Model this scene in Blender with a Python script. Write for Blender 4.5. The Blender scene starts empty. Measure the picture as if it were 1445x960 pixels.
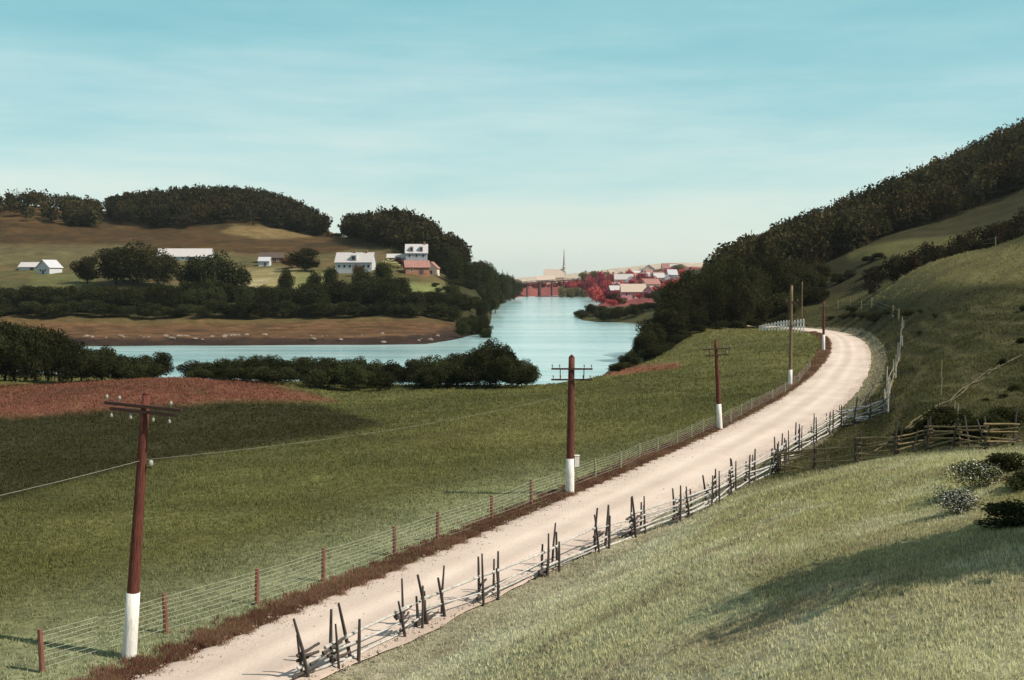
import bpy, math, random
import numpy as np
from mathutils import Vector, Matrix

random.seed(7)
R = np.random.default_rng(11)
C = bpy.context.scene.collection
sc = bpy.context.scene

# ------------------------------------------------------------------ camera model
F = 1500.0            # focal length in units of a 1445 wide frame
CAMZ = 12.0
HOR = 395.0
TH = math.atan((480 - HOR) / F)
cT, sT = math.cos(TH), math.sin(TH)

def ray(px, py):
    cx, cy = (px - 722.5) / F, (480.0 - py) / F
    return (cx, cT + cy * sT, -sT + cy * cT)
def at(px, py, d):
    r = ray(px, py); k = d / r[1]
    return (r[0] * k, d, CAMZ + r[2] * k)
def on_z(px, py, z):
    r = ray(px, py); k = (z - CAMZ) / r[2]
    return (r[0] * k, r[1] * k, z)
def project(x, y, z):
    z = z - CAMZ
    dep = y * cT - z * sT
    dep = np.where(np.abs(dep) < 0.01, 0.01, dep)
    up = y * sT + z * cT
    return 722.5 + F * x / dep, 480 - F * up / dep, dep
def col_x(px, d):     # world x of frame column px at forward distance d (taken at eye level)
    return ray(px, HOR)[0] / ray(px, HOR)[1] * d

# ------------------------------------------------------------------ noise
def _h(ix, iy, seed):
    n = (ix.astype(np.int64) * 374761393 + iy.astype(np.int64) * 668265263 + seed * 1442695041) & 0xFFFFFFFF
    n = ((n ^ (n >> 13)) * 1274126177) & 0xFFFFFFFF
    return ((n ^ (n >> 16)) & 0xFFFF) / 65535.0
def vnoise(x, y, seed=0):
    x = np.asarray(x, float); y = np.asarray(y, float)
    ix, iy = np.floor(x), np.floor(y); fx, fy = x - ix, y - iy
    fx = fx * fx * (3 - 2 * fx); fy = fy * fy * (3 - 2 * fy)
    a = _h(ix, iy, seed); b = _h(ix + 1, iy, seed); c = _h(ix, iy + 1, seed); d = _h(ix + 1, iy + 1, seed)
    return (a * (1 - fx) + b * fx) * (1 - fy) + (c * (1 - fx) + d * fx) * fy
def fbm(x, y, seed=0, o=4):
    t = 0; a = 0.5
    for k in range(o):
        t = t + a * vnoise(x * 2 ** k, y * 2 ** k, seed + k); a *= 0.5
    return t / (1 - 0.5 ** o) - 0.5
def sstep(a, b, t):
    t = np.clip((t - a) / (b - a), 0, 1); return t * t * (3 - 2 * t)

# ------------------------------------------------------------------ plan: road and river
ROAD_L = [(340, 893), (430, 852), (560, 803), (690, 747), (800, 700), (920, 647), (1010, 610), (1090, 573), (1140, 537), (1165, 511), (1175, 491), (1169, 476)]
le = [on_z(a, b, 0)[:2] for a, b in ROAD_L]
HALF = 3.45
pts = []
for i, p in enumerate(le):
    q0 = le[max(0, i - 1)]; q1 = le[min(len(le) - 1, i + 1)]
    t = np.array(q1) - np.array(q0); t /= np.linalg.norm(t)
    pts.append(np.array(p) + np.array([t[1], -t[0]]) * HALF)
d0 = np.array([-0.47, -0.883])
pts = [pts[0] + d0 * 60, pts[0] + d0 * 30, pts[0] + d0 * 12] + pts
e = pts[-1]
pts += [e + np.array([4.5, 20]), e + np.array([5, 38]), e + np.array([-2, 54]), e + np.array([-12, 66]), e + np.array([-22, 74])]
pts = np.array(pts)
def smooth_line(p, n):
    for _ in range(2):                                  # soften kinks of the traced edge
        p = np.vstack([p[:1], (p[:-2] + 2 * p[1:-1] + p[2:]) / 4, p[-1:]])
    s = np.r_[0, np.cumsum(np.linalg.norm(np.diff(p, axis=0), axis=1))]
    out = []
    for u in np.linspace(0, s[-1], n):
        i = min(max(np.searchsorted(s, u) - 1, 0), len(p) - 2)
        t = (u - s[i]) / (s[i + 1] - s[i])
        p0, p1, p2, p3 = p[max(i - 1, 0)], p[i], p[i + 1], p[min(i + 2, len(p) - 1)]
        out.append(0.5 * (2 * p1 + (p2 - p0) * t + (2 * p0 - 5 * p1 + 4 * p2 - p3) * t * t + (3 * p1 - p0 - 3 * p2 + p3) * t ** 3))
    return np.array(out)
ROAD = smooth_line(pts, 260)
ROAD_T = np.gradient(ROAD, axis=0); ROAD_T /= np.linalg.norm(ROAD_T, axis=1)[:, None]
ROAD_N = np.c_[ROAD_T[:, 1], -ROAD_T[:, 0]]            # to the right of travel
def half_right(y): return np.interp(y, [0, 30, 33, 36, 42, 50, 62, 80], [1.5, 1.5, 1.7, 2.05, 2.3, 2.65, 3.1, HALF])
def road_lat(x, y):
    """signed distance from the road centre line, + to the right; and index of the closest point"""
    x = np.atleast_1d(np.asarray(x, float)); y = np.atleast_1d(np.asarray(y, float))
    lat = np.full(x.shape, 1e9); idx = np.zeros(x.shape, int)
    sel = np.where((y > -40) & (y < 360) & (x > -110) & (x < 160))[0]
    for k in range(0, len(sel), 20000):
        s = sel[k:k + 20000]
        dx = x[s][:, None] - ROAD[None, :, 0]; dy = y[s][:, None] - ROAD[None, :, 1]
        d2 = dx * dx + dy * dy; i = d2.argmin(1); r = np.arange(len(s))
        sg = np.sign(dx[r, i] * ROAD_N[i, 0] + dy[r, i] * ROAD_N[i, 1])
        l = np.sqrt(d2[r, i]) * np.where(sg == 0, 1, sg)
        lat[s] = np.where(l > 0, l + HALF - half_right(ROAD[i, 1]), l); idx[s] = i
    return lat, idx

ZW = -8.0
SHORE = [(-900, 487), (-300, 487), (45, 488), (150, 489), (230, 488), (330, 488), (430, 487), (520, 487), (600, 486), (640, 480), (680, 470), (692, 457), (694, 440), (699, 425),
         (716, 421), (737, 418.5), (770, 417), (805, 416.5), (843, 420), (850, 424), (846, 430), (830, 437), (810, 446), (822, 452.5), (850, 455), (880, 455.5), (905, 457), (908, 466),
         (897, 486), (875, 510), (850, 530), (800, 541), (740, 546), (640, 546), (500, 543), (380, 538), (250, 534), (100, 528), (-300, 520), (-900, 512)]
RIV = np.array([on_z(a, b, ZW)[:2] for a, b in SHORE])
def river_sd(x, y):
    """distance to the shoreline, negative in the water"""
    x = np.asarray(x, float); y = np.asarray(y, float)
    ins = np.zeros(x.shape, bool); dm = np.full(x.shape, 1e18)
    n = len(RIV)
    for i in range(n):
        x0, y0 = RIV[i]; x1, y1 = RIV[(i + 1) % n]
        c = ((y0 > y) != (y1 > y))
        with np.errstate(divide='ignore', invalid='ignore'):
            xi = (x1 - x0) * (y - y0) / (y1 - y0 + 1e-12) + x0
        ins ^= c & (x < xi)
        ex, ey = x1 - x0, y1 - y0
        t = np.clip(((x - x0) * ex + (y - y0) * ey) / (ex * ex + ey * ey + 1e-9), 0, 1)
        dm = np.minimum(dm, (x - x0 - t * ex) ** 2 + (y - y0 - t * ey) ** 2)
    d = np.sqrt(dm)
    return np.where(ins, -d, d)

# ------------------------------------------------------------------ terrain: surveyed spot heights, spline between them
CT = []
def c(px, py, d): CT.append(at(px, py, d))
def cz(px, d, z): CT.append((col_x(px, d), d, z))
def cxyz(x, y, z): CT.append((x, y, z))
# spur the viewer stands on
for a in [(1393, 895, 15), (1200, 890, 17.5), (1000, 890, 21.5), (800, 890, 28), (1445, 780, 19), (1300, 780, 22.5), (1150, 780, 26.5), (1000, 780, 33),
          (1445, 700, 27), (1300, 700, 32), (1180, 700, 38), (1060, 702, 51), (1445, 652, 34), (1393, 651, 36), (1300, 652, 42), (1200, 662, 50), (1130, 675, 58), (920, 790, 41)]: c(*a)
cxyz(0, 0, 9.2); cxyz(6, 5, 8.6); cxyz(-9, 8, 4.4); cxyz(12, 2, 9.6); cxyz(24, 14, 8.5); cxyz(-16, 14, 1.2); cxyz(30, 28, 7.5)
cxyz(10, -15, 11); cxyz(-20, -20, 3); cxyz(30, -10, 12)
# hollow behind it
for a in [(1445, 640, 47), (1393, 640, 48), (1300, 640, 54), (1200, 652, 60), (1140, 660, 65)]: c(*a)
# slope above the bend
for a in [(1445, 590, 62), (1393, 590, 66), (1393, 555, 82), (1393, 515, 100), (1300, 555, 84), (1300, 600, 68), (1225, 610, 78), (1340, 515, 112), (1290, 500, 140), (1275, 470, 170), (1330, 470, 150),
          (1393, 470, 132), (1393, 430, 165), (1320, 430, 185), (1270, 430, 215), (1225, 432, 258), (1185, 430, 288), (1393, 390, 195), (1320, 392, 215), (1260, 402, 248), (1445, 390, 185),
          (1393, 353, 225), (1320, 367, 244), (1445, 335, 215), (1560, 600, 60), (1600, 500, 95), (1600, 400, 160), (1600, 300, 215)]: c(*a)
cz(1393, 262, 17.5); cz(1320, 275, 15.5); cz(1240, 290, 11)
for a in [(1300, 346, 325), (1393, 326, 325), (1225, 352, 335), (1150, 398, 335), (1050, 420, 300), (980, 442, 280)]: c(*a)
cz(930, 262, -3.5); cz(905, 245, -5.5)
for a in [(1600, 520, 100), (1393, 520, 70), (1300, 490, 52), (1200, 460, 37), (1100, 420, 22), (1040, 400, 14), (960, 380, 3), (930, 420, -3), (1393, 800, 62), (1200, 800, 30), (1050, 800, 8), (1393, 420, 48), (1300, 410, 38), (1200, 390, 25)]: cz(*a)
# road bed
for i in range(0, len(ROAD), 9):
    for s in (-1, 1): cxyz(ROAD[i, 0] + s * 4 * ROAD_N[i, 0], ROAD[i, 1] + s * 4 * ROAD_N[i, 1], 0.0)
# meadow left of the road, falling to the river
for a in [(900, 600, 95), (800, 640, 76), (1000, 545, 130), (1060, 500, 172), (1105, 468, 235), (960, 520, 165), (870, 535, 150), (800, 560, 128), (760, 552, 155), (700, 590, 108), (560, 620, 94), (560, 575, 135),
          (450, 700, 62), (450, 640, 84), (450, 565, 150), (300, 760, 50), (300, 650, 82), (150, 760, 50), (150, 660, 78), (45, 690, 69), (45, 760, 48), (300, 590, 113), (150, 590, 114), (45, 590, 114),
          (45, 548, 150), (150, 538, 156), (250, 534, 160), (350, 542, 160), (-150, 590, 112), (-150, 700, 64), (-150, 560, 145), (-400, 620, 100), (-400, 570, 140), (650, 560, 150)]: c(*a)
for px in (-400, 45, 250, 450, 600, 720): cz(px, 186, -6.3)
cz(800, 180, -6.0); cz(870, 200, -5)
# far bank, village slope and hills
for px in (-400, -100, 45, 200, 350, 500, 600): c(px, 474, 345); c(px, 448, 432)
for a in [(45, 402, 490), (200, 402, 490), (350, 402, 495), (450, 402, 500), (600, 410, 500), (660, 418, 520), (-200, 402, 490), (70, 390, 540), (-200, 388, 560), (265, 369, 600), (385, 377, 570), (500, 387, 540), (587, 373, 570), (610, 388, 545),
          (45, 352, 640), (150, 345, 660), (250, 322, 730), (330, 335, 690), (380, 325, 740), (440, 345, 680), (500, 345, 660), (45, 320, 720), (-200, 330, 720), (-200, 290, 850)]: c(*a)
for a in [(40, 800, 66), (105, 800, 61), (148, 800, 57), (200, 830, 66), (300, 860, 73), (370, 850, 70), (430, 810, 54), (462, 780, 42), (500, 760, 42), (575, 700, 44), (640, 660, 22), (660, 600, 10), (690, 760, 11), (715, 1000, 5), (676, 500, -2),
          (-300, 900, 80), (100, 1300, 40), (300, 1300, 40), (500, 1200, 25), (650, 1200, 15), (-400, 1500, 40), (100, 2500, 20)]: cz(*a)
# town and beyond
for a in [(740, 1400, 1), (800, 1500, 6), (780, 1800, 16), (850, 1300, 5), (880, 1050, 3), (900, 850, 0), (940, 800, 4), (945, 1100, 12), (960, 1500, 30), (880, 1600, 22), (860, 600, -5), (890, 520, -5.5), (880, 700, -4.5), (930, 560, -2), (940, 1900, 42), (1000, 1500, 30),
          (1100, 1500, 30), (1300, 1500, 30), (1700, 1500, 40), (800, 3000, 10), (1200, 3000, 10), (400, 4000, 10), (-300, 4000, 10), (1700, 4000, 10), (2200, 600, 90), (2200, 200, 40), (2200, 60, 14)]: cz(*a)
CT = np.array(CT)
def uv(x, y):
    az = np.clip(np.arctan2(x, np.maximum(y, 1e-3) if np.isscalar(y) else y), -1.0, 1.0)
    r = np.maximum(np.hypot(x, y), 2.0)
    return np.stack([az * 3.2, 1.35 * np.log(r)], -1)
def _phi(a, b):
    d2 = ((a[:, None, :] - b[None, :, :]) ** 2).sum(-1)
    return 0.5 * d2 * np.log(d2 + 1e-12)
_U = uv(CT[:, 0], CT[:, 1]); _n = len(CT)
_A = np.zeros((_n + 3, _n + 3)); _A[:_n, :_n] = _phi(_U, _U) + np.eye(_n) * 0.003
_A[:_n, _n] = 1; _A[:_n, _n + 1:] = _U; _A[_n:, :_n] = _A[:_n, _n:].T
_W = np.linalg.solve(_A, np.r_[CT[:, 2], 0, 0, 0])
def H(x, y, detail=True):
    x = np.atleast_1d(np.asarray(x, float)); y = np.atleast_1d(np.asarray(y, float))
    z = np.zeros(x.shape)
    for k in range(0, len(x), 20000):
        q = uv(x[k:k + 20000], y[k:k + 20000])
        z[k:k + 20000] = _phi(q, _U) @ _W[:_n] + _W[_n] + q @ _W[_n + 1:]
    r = np.hypot(x, y)
    lat, _ = road_lat(x, y)
    al = np.abs(lat)
    if detail:
        amp = np.clip(r / 300, 0.05, 1.0)
        off = sstep(4.5, 9, al)
        z = z + off * (fbm(x / 9, y / 9, 3) * 0.9 * np.clip(r / 120, .25, 1.2) + fbm(x / 45, y / 45, 8) * 3.0 * np.where(r > 420, 1, 0.15) * amp + fbm(x / 2.2, y / 2.2, 21, 3) * 0.22 * (r < 160))
    z = np.where(r > 3500, z * np.clip(1 - (r - 3500) / 2500, 0, 1), z)
    rb = np.where(lat > 0, -0.10 + 0.0 * al, -0.10)
    z = rb * (1 - sstep(3.4, 5.6, al)) + z * sstep(3.4, 5.6, al)
    sd = river_sd(x, y)
    bw = np.where(y > 280, 10.0, 16.0)
    zo = np.maximum(z, ZW + 0.5)
    out = ZW + 0.05 + (zo - ZW - 0.05) * sstep(0, 1, np.clip(sd / bw, 0, 1)) ** 0.8
    z = np.where(sd < 0, ZW - np.minimum(1.5, -sd * 0.25), out)
    return z
def Hs(x, y): return float(H([x], [y])[0])
def ground(px, py, d0=8.0, d1=1500.0):
    """first ground point seen at that frame position"""
    r = ray(px, py)
    ds = np.exp(np.linspace(math.log(d0), math.log(d1), 900))
    x = r[0] / r[1] * ds; z = CAMZ + r[2] / r[1] * ds
    h = H(x, ds); w = np.where(z <= h)[0]
    if len(w) == 0: return None
    i = w[0]
    return (x[i], ds[i], h[i])

# ------------------------------------------------------------------ mesh helpers
class MB:
    def __init__(s): s.v = []; s.f = []; s.m = []; s.mi = 0
    def add(s, v, f):
        o = len(s.v); s.v += [tuple(p) for p in v]; s.f += [tuple(i + o for i in q) for q in f]; s.m += [s.mi] * len(f)
    def box(s, cx, cy, cz_, sx, sy, sz, rz=0, tilt=0):
        M = Matrix.Translation((cx, cy, cz_)) @ Matrix.Rotation(rz, 4, 'Z') @ Matrix.Rotation(tilt, 4, 'Y')
        v = [M @ Vector((a * sx / 2, b * sy / 2, c_ * sz / 2)) for a in (-1, 1) for b in (-1, 1) for c_ in (-1, 1)]
        s.add(v, [(0, 1, 3, 2), (4, 6, 7, 5), (0, 4, 5, 1), (2, 3, 7, 6), (0, 2, 6, 4), (1, 5, 7, 3)])
    def tube(s, P, rad, n=8, cap=True):
        P = [Vector(p) for p in P]; rings = []
        for i, p in enumerate(P):
            t = (P[min(i + 1, len(P) - 1)] - P[max(i - 1, 0)]).normalized()
            a = Vector((0, 0, 1)) if abs(t.z) < 0.9 else Vector((1, 0, 0))
            u = t.cross(a).normalized(); w = t.cross(u)
            r = rad[i] if hasattr(rad, '__len__') else rad
            rings.append([p + (u * math.cos(k * 2 * math.pi / n) + w * math.sin(k * 2 * math.pi / n)) * r for k in range(n)])
        v = [q for g in rings for q in g]; f = []
        for i in range(len(P) - 1):
            for k in range(n):
                f.append((i * n + k, i * n + (k + 1) % n, (i + 1) * n + (k + 1) % n, (i + 1) * n + k))
        if cap: f.append(tuple(range(n))[::-1]); f.append(tuple((len(P) - 1) * n + k for k in range(n)))
        s.add(v, f)
    def lathe(s, prof, n=10, o=(0, 0, 0)):
        v = []; f = []
        for (r, z) in prof:
            v += [(o[0] + r * math.cos(k * 2 * math.pi / n), o[1] + r * math.sin(k * 2 * math.pi / n), o[2] + z) for k in range(n)]
        for i in range(len(prof) - 1):
            for k in range(n): f.append((i * n + k, i * n + (k + 1) % n, (i + 1) * n + (k + 1) % n, (i + 1) * n + k))
        f.append(tuple(range(n))[::-1]); f.append(tuple((len(prof) - 1) * n + k for k in range(n)))
        s.add(v, f)
    def mesh(s, name, mats, smooth=False):
        me = bpy.data.meshes.new(name); me.from_pydata(s.v, [], s.f)
        for m in (mats if isinstance(mats, (list, tuple)) else [mats]): me.materials.append(m)
        if isinstance(mats, (list, tuple)): me.polygons.foreach_set('material_index', s.m)
        if smooth: me.polygons.foreach_set('use_smooth', [True] * len(me.polygons))
        me.update(); return me
    def build(s, name, mats, parent=None, smooth=False):
        return link(name, s.mesh(name, mats, smooth), parent)
def link(name, data, parent=None):
    o = bpy.data.objects.new(name, data); C.objects.link(o)
    if parent is not None: o.parent = parent
    return o
def tag(o, label, cat, group=None):
    o['label'] = label; o['category'] = cat
    if group: o['group'] = group
    return o
def thing(name, label, cat, loc=(0, 0, 0), rz=0, group=None):
    o = link(name, None); o.location = loc; o.rotation_euler = (0, 0, rz)
    return tag(o, label, cat, group)
def quad_mesh(name, V, mat, tone=None, n=4, normals_up=False):
    """V: (N, n, 3) loose polygons"""
    N = len(V); me = bpy.data.meshes.new(name)
    me.vertices.add(N * n); me.vertices.foreach_set('co', V.astype(np.float32).ravel())
    me.loops.add(N * n); me.loops.foreach_set('vertex_index', np.arange(N * n, dtype=np.int32))
    me.polygons.add(N); me.polygons.foreach_set('loop_start', np.arange(0, N * n, n, dtype=np.int32))
    me.polygons.foreach_set('loop_total', np.full(N, n, dtype=np.int32))
    if tone is not None:
        tone = np.asarray(tone)
        if tone.ndim == 1: tone = np.repeat(tone[:, None], 3, 1)
        at_ = me.color_attributes.new('tone', 'FLOAT_COLOR', 'POINT')
        at_.data.foreach_set('color', np.repeat(np.c_[tone, np.ones(N)], n, 0).astype(np.float32).ravel())
    me.materials.append(mat); me.update(calc_edges=True); me.validate()
    return me

# ------------------------------------------------------------------ materials
def mat(name):
    m = bpy.data.materials.new(name); m.use_nodes = True
    nt = m.node_tree; b = nt.nodes['Principled BSDF']; b.inputs['Specular IOR Level'].default_value = 0.2
    return m, nt, b
def node(nt, t, **kw):
    n = nt.nodes.new(t)
    for k, v in kw.items():
        if k in n.inputs: n.inputs[k].default_value = v
        else: setattr(n, k, v)
    return n
def simple(name, col, rough=0.8, var=0.25, scale=6.0, bump=0.2, stretch=(1, 1, 1), coords='Object'):
    m, nt, b = mat(name)
    tc = node(nt, 'ShaderNodeTexCoord'); mp = node(nt, 'ShaderNodeMapping'); mp.inputs['Scale'].default_value = stretch
    nt.links.new(tc.outputs[coords], mp.inputs[0])
    nz = node(nt, 'ShaderNodeTexNoise', Scale=scale, Detail=6.0, Roughness=0.6); nt.links.new(mp.outputs[0], nz.inputs['Vector'])
    rp = node(nt, 'ShaderNodeValToRGB')
    rp.color_ramp.elements[0].position = 0.3; rp.color_ramp.elements[1].position = 0.7
    rp.color_ramp.elements[0].color = tuple(x * (1 - var) for x in col) + (1,)
    rp.color_ramp.elements[1].color = tuple(min(1, x * (1 + var)) for x in col) + (1,)
    nt.links.new(nz.outputs['Fac'], rp.inputs[0]); nt.links.new(rp.outputs[0], b.inputs['Base Color'])
    b.inputs['Roughness'].default_value = rough
    if bump:
        bp = node(nt, 'ShaderNodeBump', Strength=bump, Distance=0.05); nt.links.new(nz.outputs['Fac'], bp.inputs['Height']); nt.links.new(bp.outputs[0], b.inputs['Normal'])
    return m
def foliage(name, col, trans=0.25, hue=0.0):
    """leaf material: own colour, natural leaf to leaf variation from the 'tone' attribute, tree to tree variation"""
    m = bpy.data.materials.new(name); m.use_nodes = True; nt = m.node_tree; nt.nodes.clear()
    out = node(nt, 'ShaderNodeOutputMaterial')
    at_ = node(nt, 'ShaderNodeAttribute', attribute_name='tone'); oi = node(nt, 'ShaderNodeObjectInfo')
    hs = node(nt, 'ShaderNodeHueSaturation'); hs.inputs['Color'].default_value = (*col, 1)
    mr = node(nt, 'ShaderNodeMapRange'); mr.inputs['To Min'].default_value = 0.6; mr.inputs['To Max'].default_value = 1.5
    nt.links.new(oi.outputs['Random'], mr.inputs['Value']); nt.links.new(mr.outputs[0], hs.inputs['Value'])
    mr2 = node(nt, 'ShaderNodeMapRange'); mr2.inputs['To Min'].default_value = 0.485 + hue; mr2.inputs['To Max'].default_value = 0.515 + hue
    nt.links.new(oi.outputs['Random'], mr2.inputs['Value']); nt.links.new(mr2.outputs[0], hs.inputs['Hue'])
    mx = node(nt, 'ShaderNodeMix', data_type='RGBA', blend_type='MULTIPLY'); mx.inputs[0].default_value = 1
    nt.links.new(hs.outputs[0], mx.inputs[6]); nt.links.new(at_.outputs['Color'], mx.inputs[7])
    df = node(nt, 'ShaderNodeBsdfDiffuse'); tr = node(nt, 'ShaderNodeBsdfTranslucent'); ms = node(nt, 'ShaderNodeMixShader'); ms.inputs[0].default_value = trans
    nt.links.new(mx.outputs[2], df.inputs[0]); nt.links.new(mx.outputs[2], tr.inputs[0])
    nt.links.new(df.outputs[0], ms.inputs[1]); nt.links.new(tr.outputs[0], ms.inputs[2]); nt.links.new(ms.outputs[0], out.inputs[0])
    return m
M = {}
M['pole'] = simple('stained_pole_wood', (0.115, 0.036, 0.026), 0.8, 0.7, 5, 0.8, (9, 9, 0.5))
M['pole_far'] = simple('weathered_pole_wood', (0.19, 0.13, 0.075), 0.8, 0.3, 4, 0.3, (6, 6, 0.6))
M['whitewash'] = simple('whitewash', (0.70, 0.66, 0.62), 0.8, 0.22, 5, 0.4, (3, 3, .7))
M['arm'] = simple('crossarm_wood', (0.055, 0.028, 0.022), 0.8, 0.3, 6, 0.2, (1, 6, 6))
M['glass'] = simple('insulator_glass', (0.30, 0.30, 0.25), 0.15, 0.05, 3, 0)
M['post'] = simple('fence_post_wood', (0.19, 0.085, 0.062), 0.85, 0.4, 5, 0.4, (5, 5, .7))
M['post_far'] = simple('grey_fence_post_wood', (0.22, 0.20, 0.11), 0.85, 0.35, 5, 0.4, (5, 5, .7))
M['wire'] = simple('galvanised_wire', (0.40, 0.39, 0.33), 0.5, 0.1, 3, 0)
M['stake'] = simple('dark_stake_wood', (0.075, 0.060, 0.055), 0.9, 0.45, 5, 0.4, (6, 6, .7))
M['rail'] = simple('silver_rail_wood', (0.42, 0.395, 0.365), 0.85, 0.35, 5, 0.4)
M['rail_brown'] = simple('brown_rail_wood', (0.20, 0.15, 0.075), 0.9, 0.4, 5, 0.4)
M['rail_dark'] = simple('dark_rail_wood', (0.12, 0.10, 0.055), 0.9, 0.4, 5, 0.4)
M['bark'] = simple('bark', (0.07, 0.05, 0.038), 0.9, 0.4, 4, 0.5, (4, 4, .6))
M['leaf'] = foliage('dark_leaves', (0.032, 0.030, 0.012))
M['leaf_bank'] = foliage('riverside_leaves', (0.031, 0.033, 0.013))
M['leaf_hill'] = foliage('hill_wood_leaves', (0.029, 0.025, 0.012))
M['leaf_con'] = foliage('conifer_needles', (0.022, 0.024, 0.012), 0.1)
M['leaf_red'] = foliage('red_autumn_leaves', (0.36, 0.065, 0.080), 0.3)
M['leaf_town'] = foliage('olive_town_leaves', (0.14, 0.11, 0.055), 0.25)
M['leaf_tan'] = foliage('tan_bush_leaves', (0.26, 0.22, 0.12), 0.25)
M['leaf_maroon'] = foliage('maroon_leaves', (0.075, 0.030, 0.022), 0.25)
M['flower'] = foliage('white_blossom', (0.62, 0.62, 0.58), 0.3)
M['grassblade'] = foliage('grass_blades', (1, 1, 1), 0.45)
M['white_wall'] = simple('white_boards', (0.50, 0.50, 0.51), 0.7, 0.22, 2, 0.1, (1, 1, 6))
M['grey_wall'] = simple('grey_boards', (0.42, 0.42, 0.46), 0.75, 0.12, 2, 0.1, (1, 1, 6))
M['cream_wall'] = simple('cream_plaster', (0.66, 0.55, 0.46), 0.8, 0.12, 2, 0.1)
M['pink_wall'] = simple('pink_boards', (0.66, 0.34, 0.36), 0.8, 0.12, 2, 0.1)
M['rust_wall'] = simple('rusty_boards', (0.36, 0.17, 0.11), 0.85, 0.3, 1, 0.1)
M['brown_wall'] = simple('brown_boards', (0.13, 0.07, 0.045), 0.85, 0.3, 1, 0.1)
M['pale_roof'] = simple('pale_tin_roof', (0.46, 0.42, 0.41), 0.55, 0.28, 2, 0.1, (4, 1, 1))
M['cream_roof'] = simple('cream_tin_roof', (0.50, 0.39, 0.32), 0.6, 0.1, 2, 0.1)
M['rust_roof'] = simple('rusty_tin_roof', (0.30, 0.15, 0.125), 0.75, 0.3, 1, 0.1)
M['dark_roof'] = simple('dark_shingle_roof', (0.09, 0.06, 0.05), 0.85, 0.3, 2, 0.2)
M['grey_roof'] = simple('grey_tin_roof', (0.45, 0.44, 0.46), 0.6, 0.15, 2, 0.1)
M['pane'] = simple('dark_window_glass', (0.035, 0.035, 0.045), 0.15, 0.1, 2, 0)
M['door'] = simple('dark_door_paint', (0.10, 0.07, 0.07), 0.6, 0.2, 2, 0.1)
M['brick'] = simple('chimney_brick', (0.25, 0.13, 0.10), 0.9, 0.2, 3, 0.2)
M['spire'] = simple('spire_tin', (0.42, 0.38, 0.34), 0.6, 0.1, 2, 0)
M['bridge'] = simple('bridge_timber', (0.075, 0.035, 0.035), 0.85, 0.3, 1, 0.1)
M['pier'] = simple('pier_stone', (0.10, 0.05, 0.045), 0.9, 0.3, 1, 0.2)
M['rock'] = simple('shore_rock', (0.20, 0.155, 0.125), 0.9, 0.35, 1.2, 0.5)
M['stick'] = simple('grey_stick', (0.14, 0.11, 0.075), 0.9, 0.3, 5, 0.2)

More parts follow.
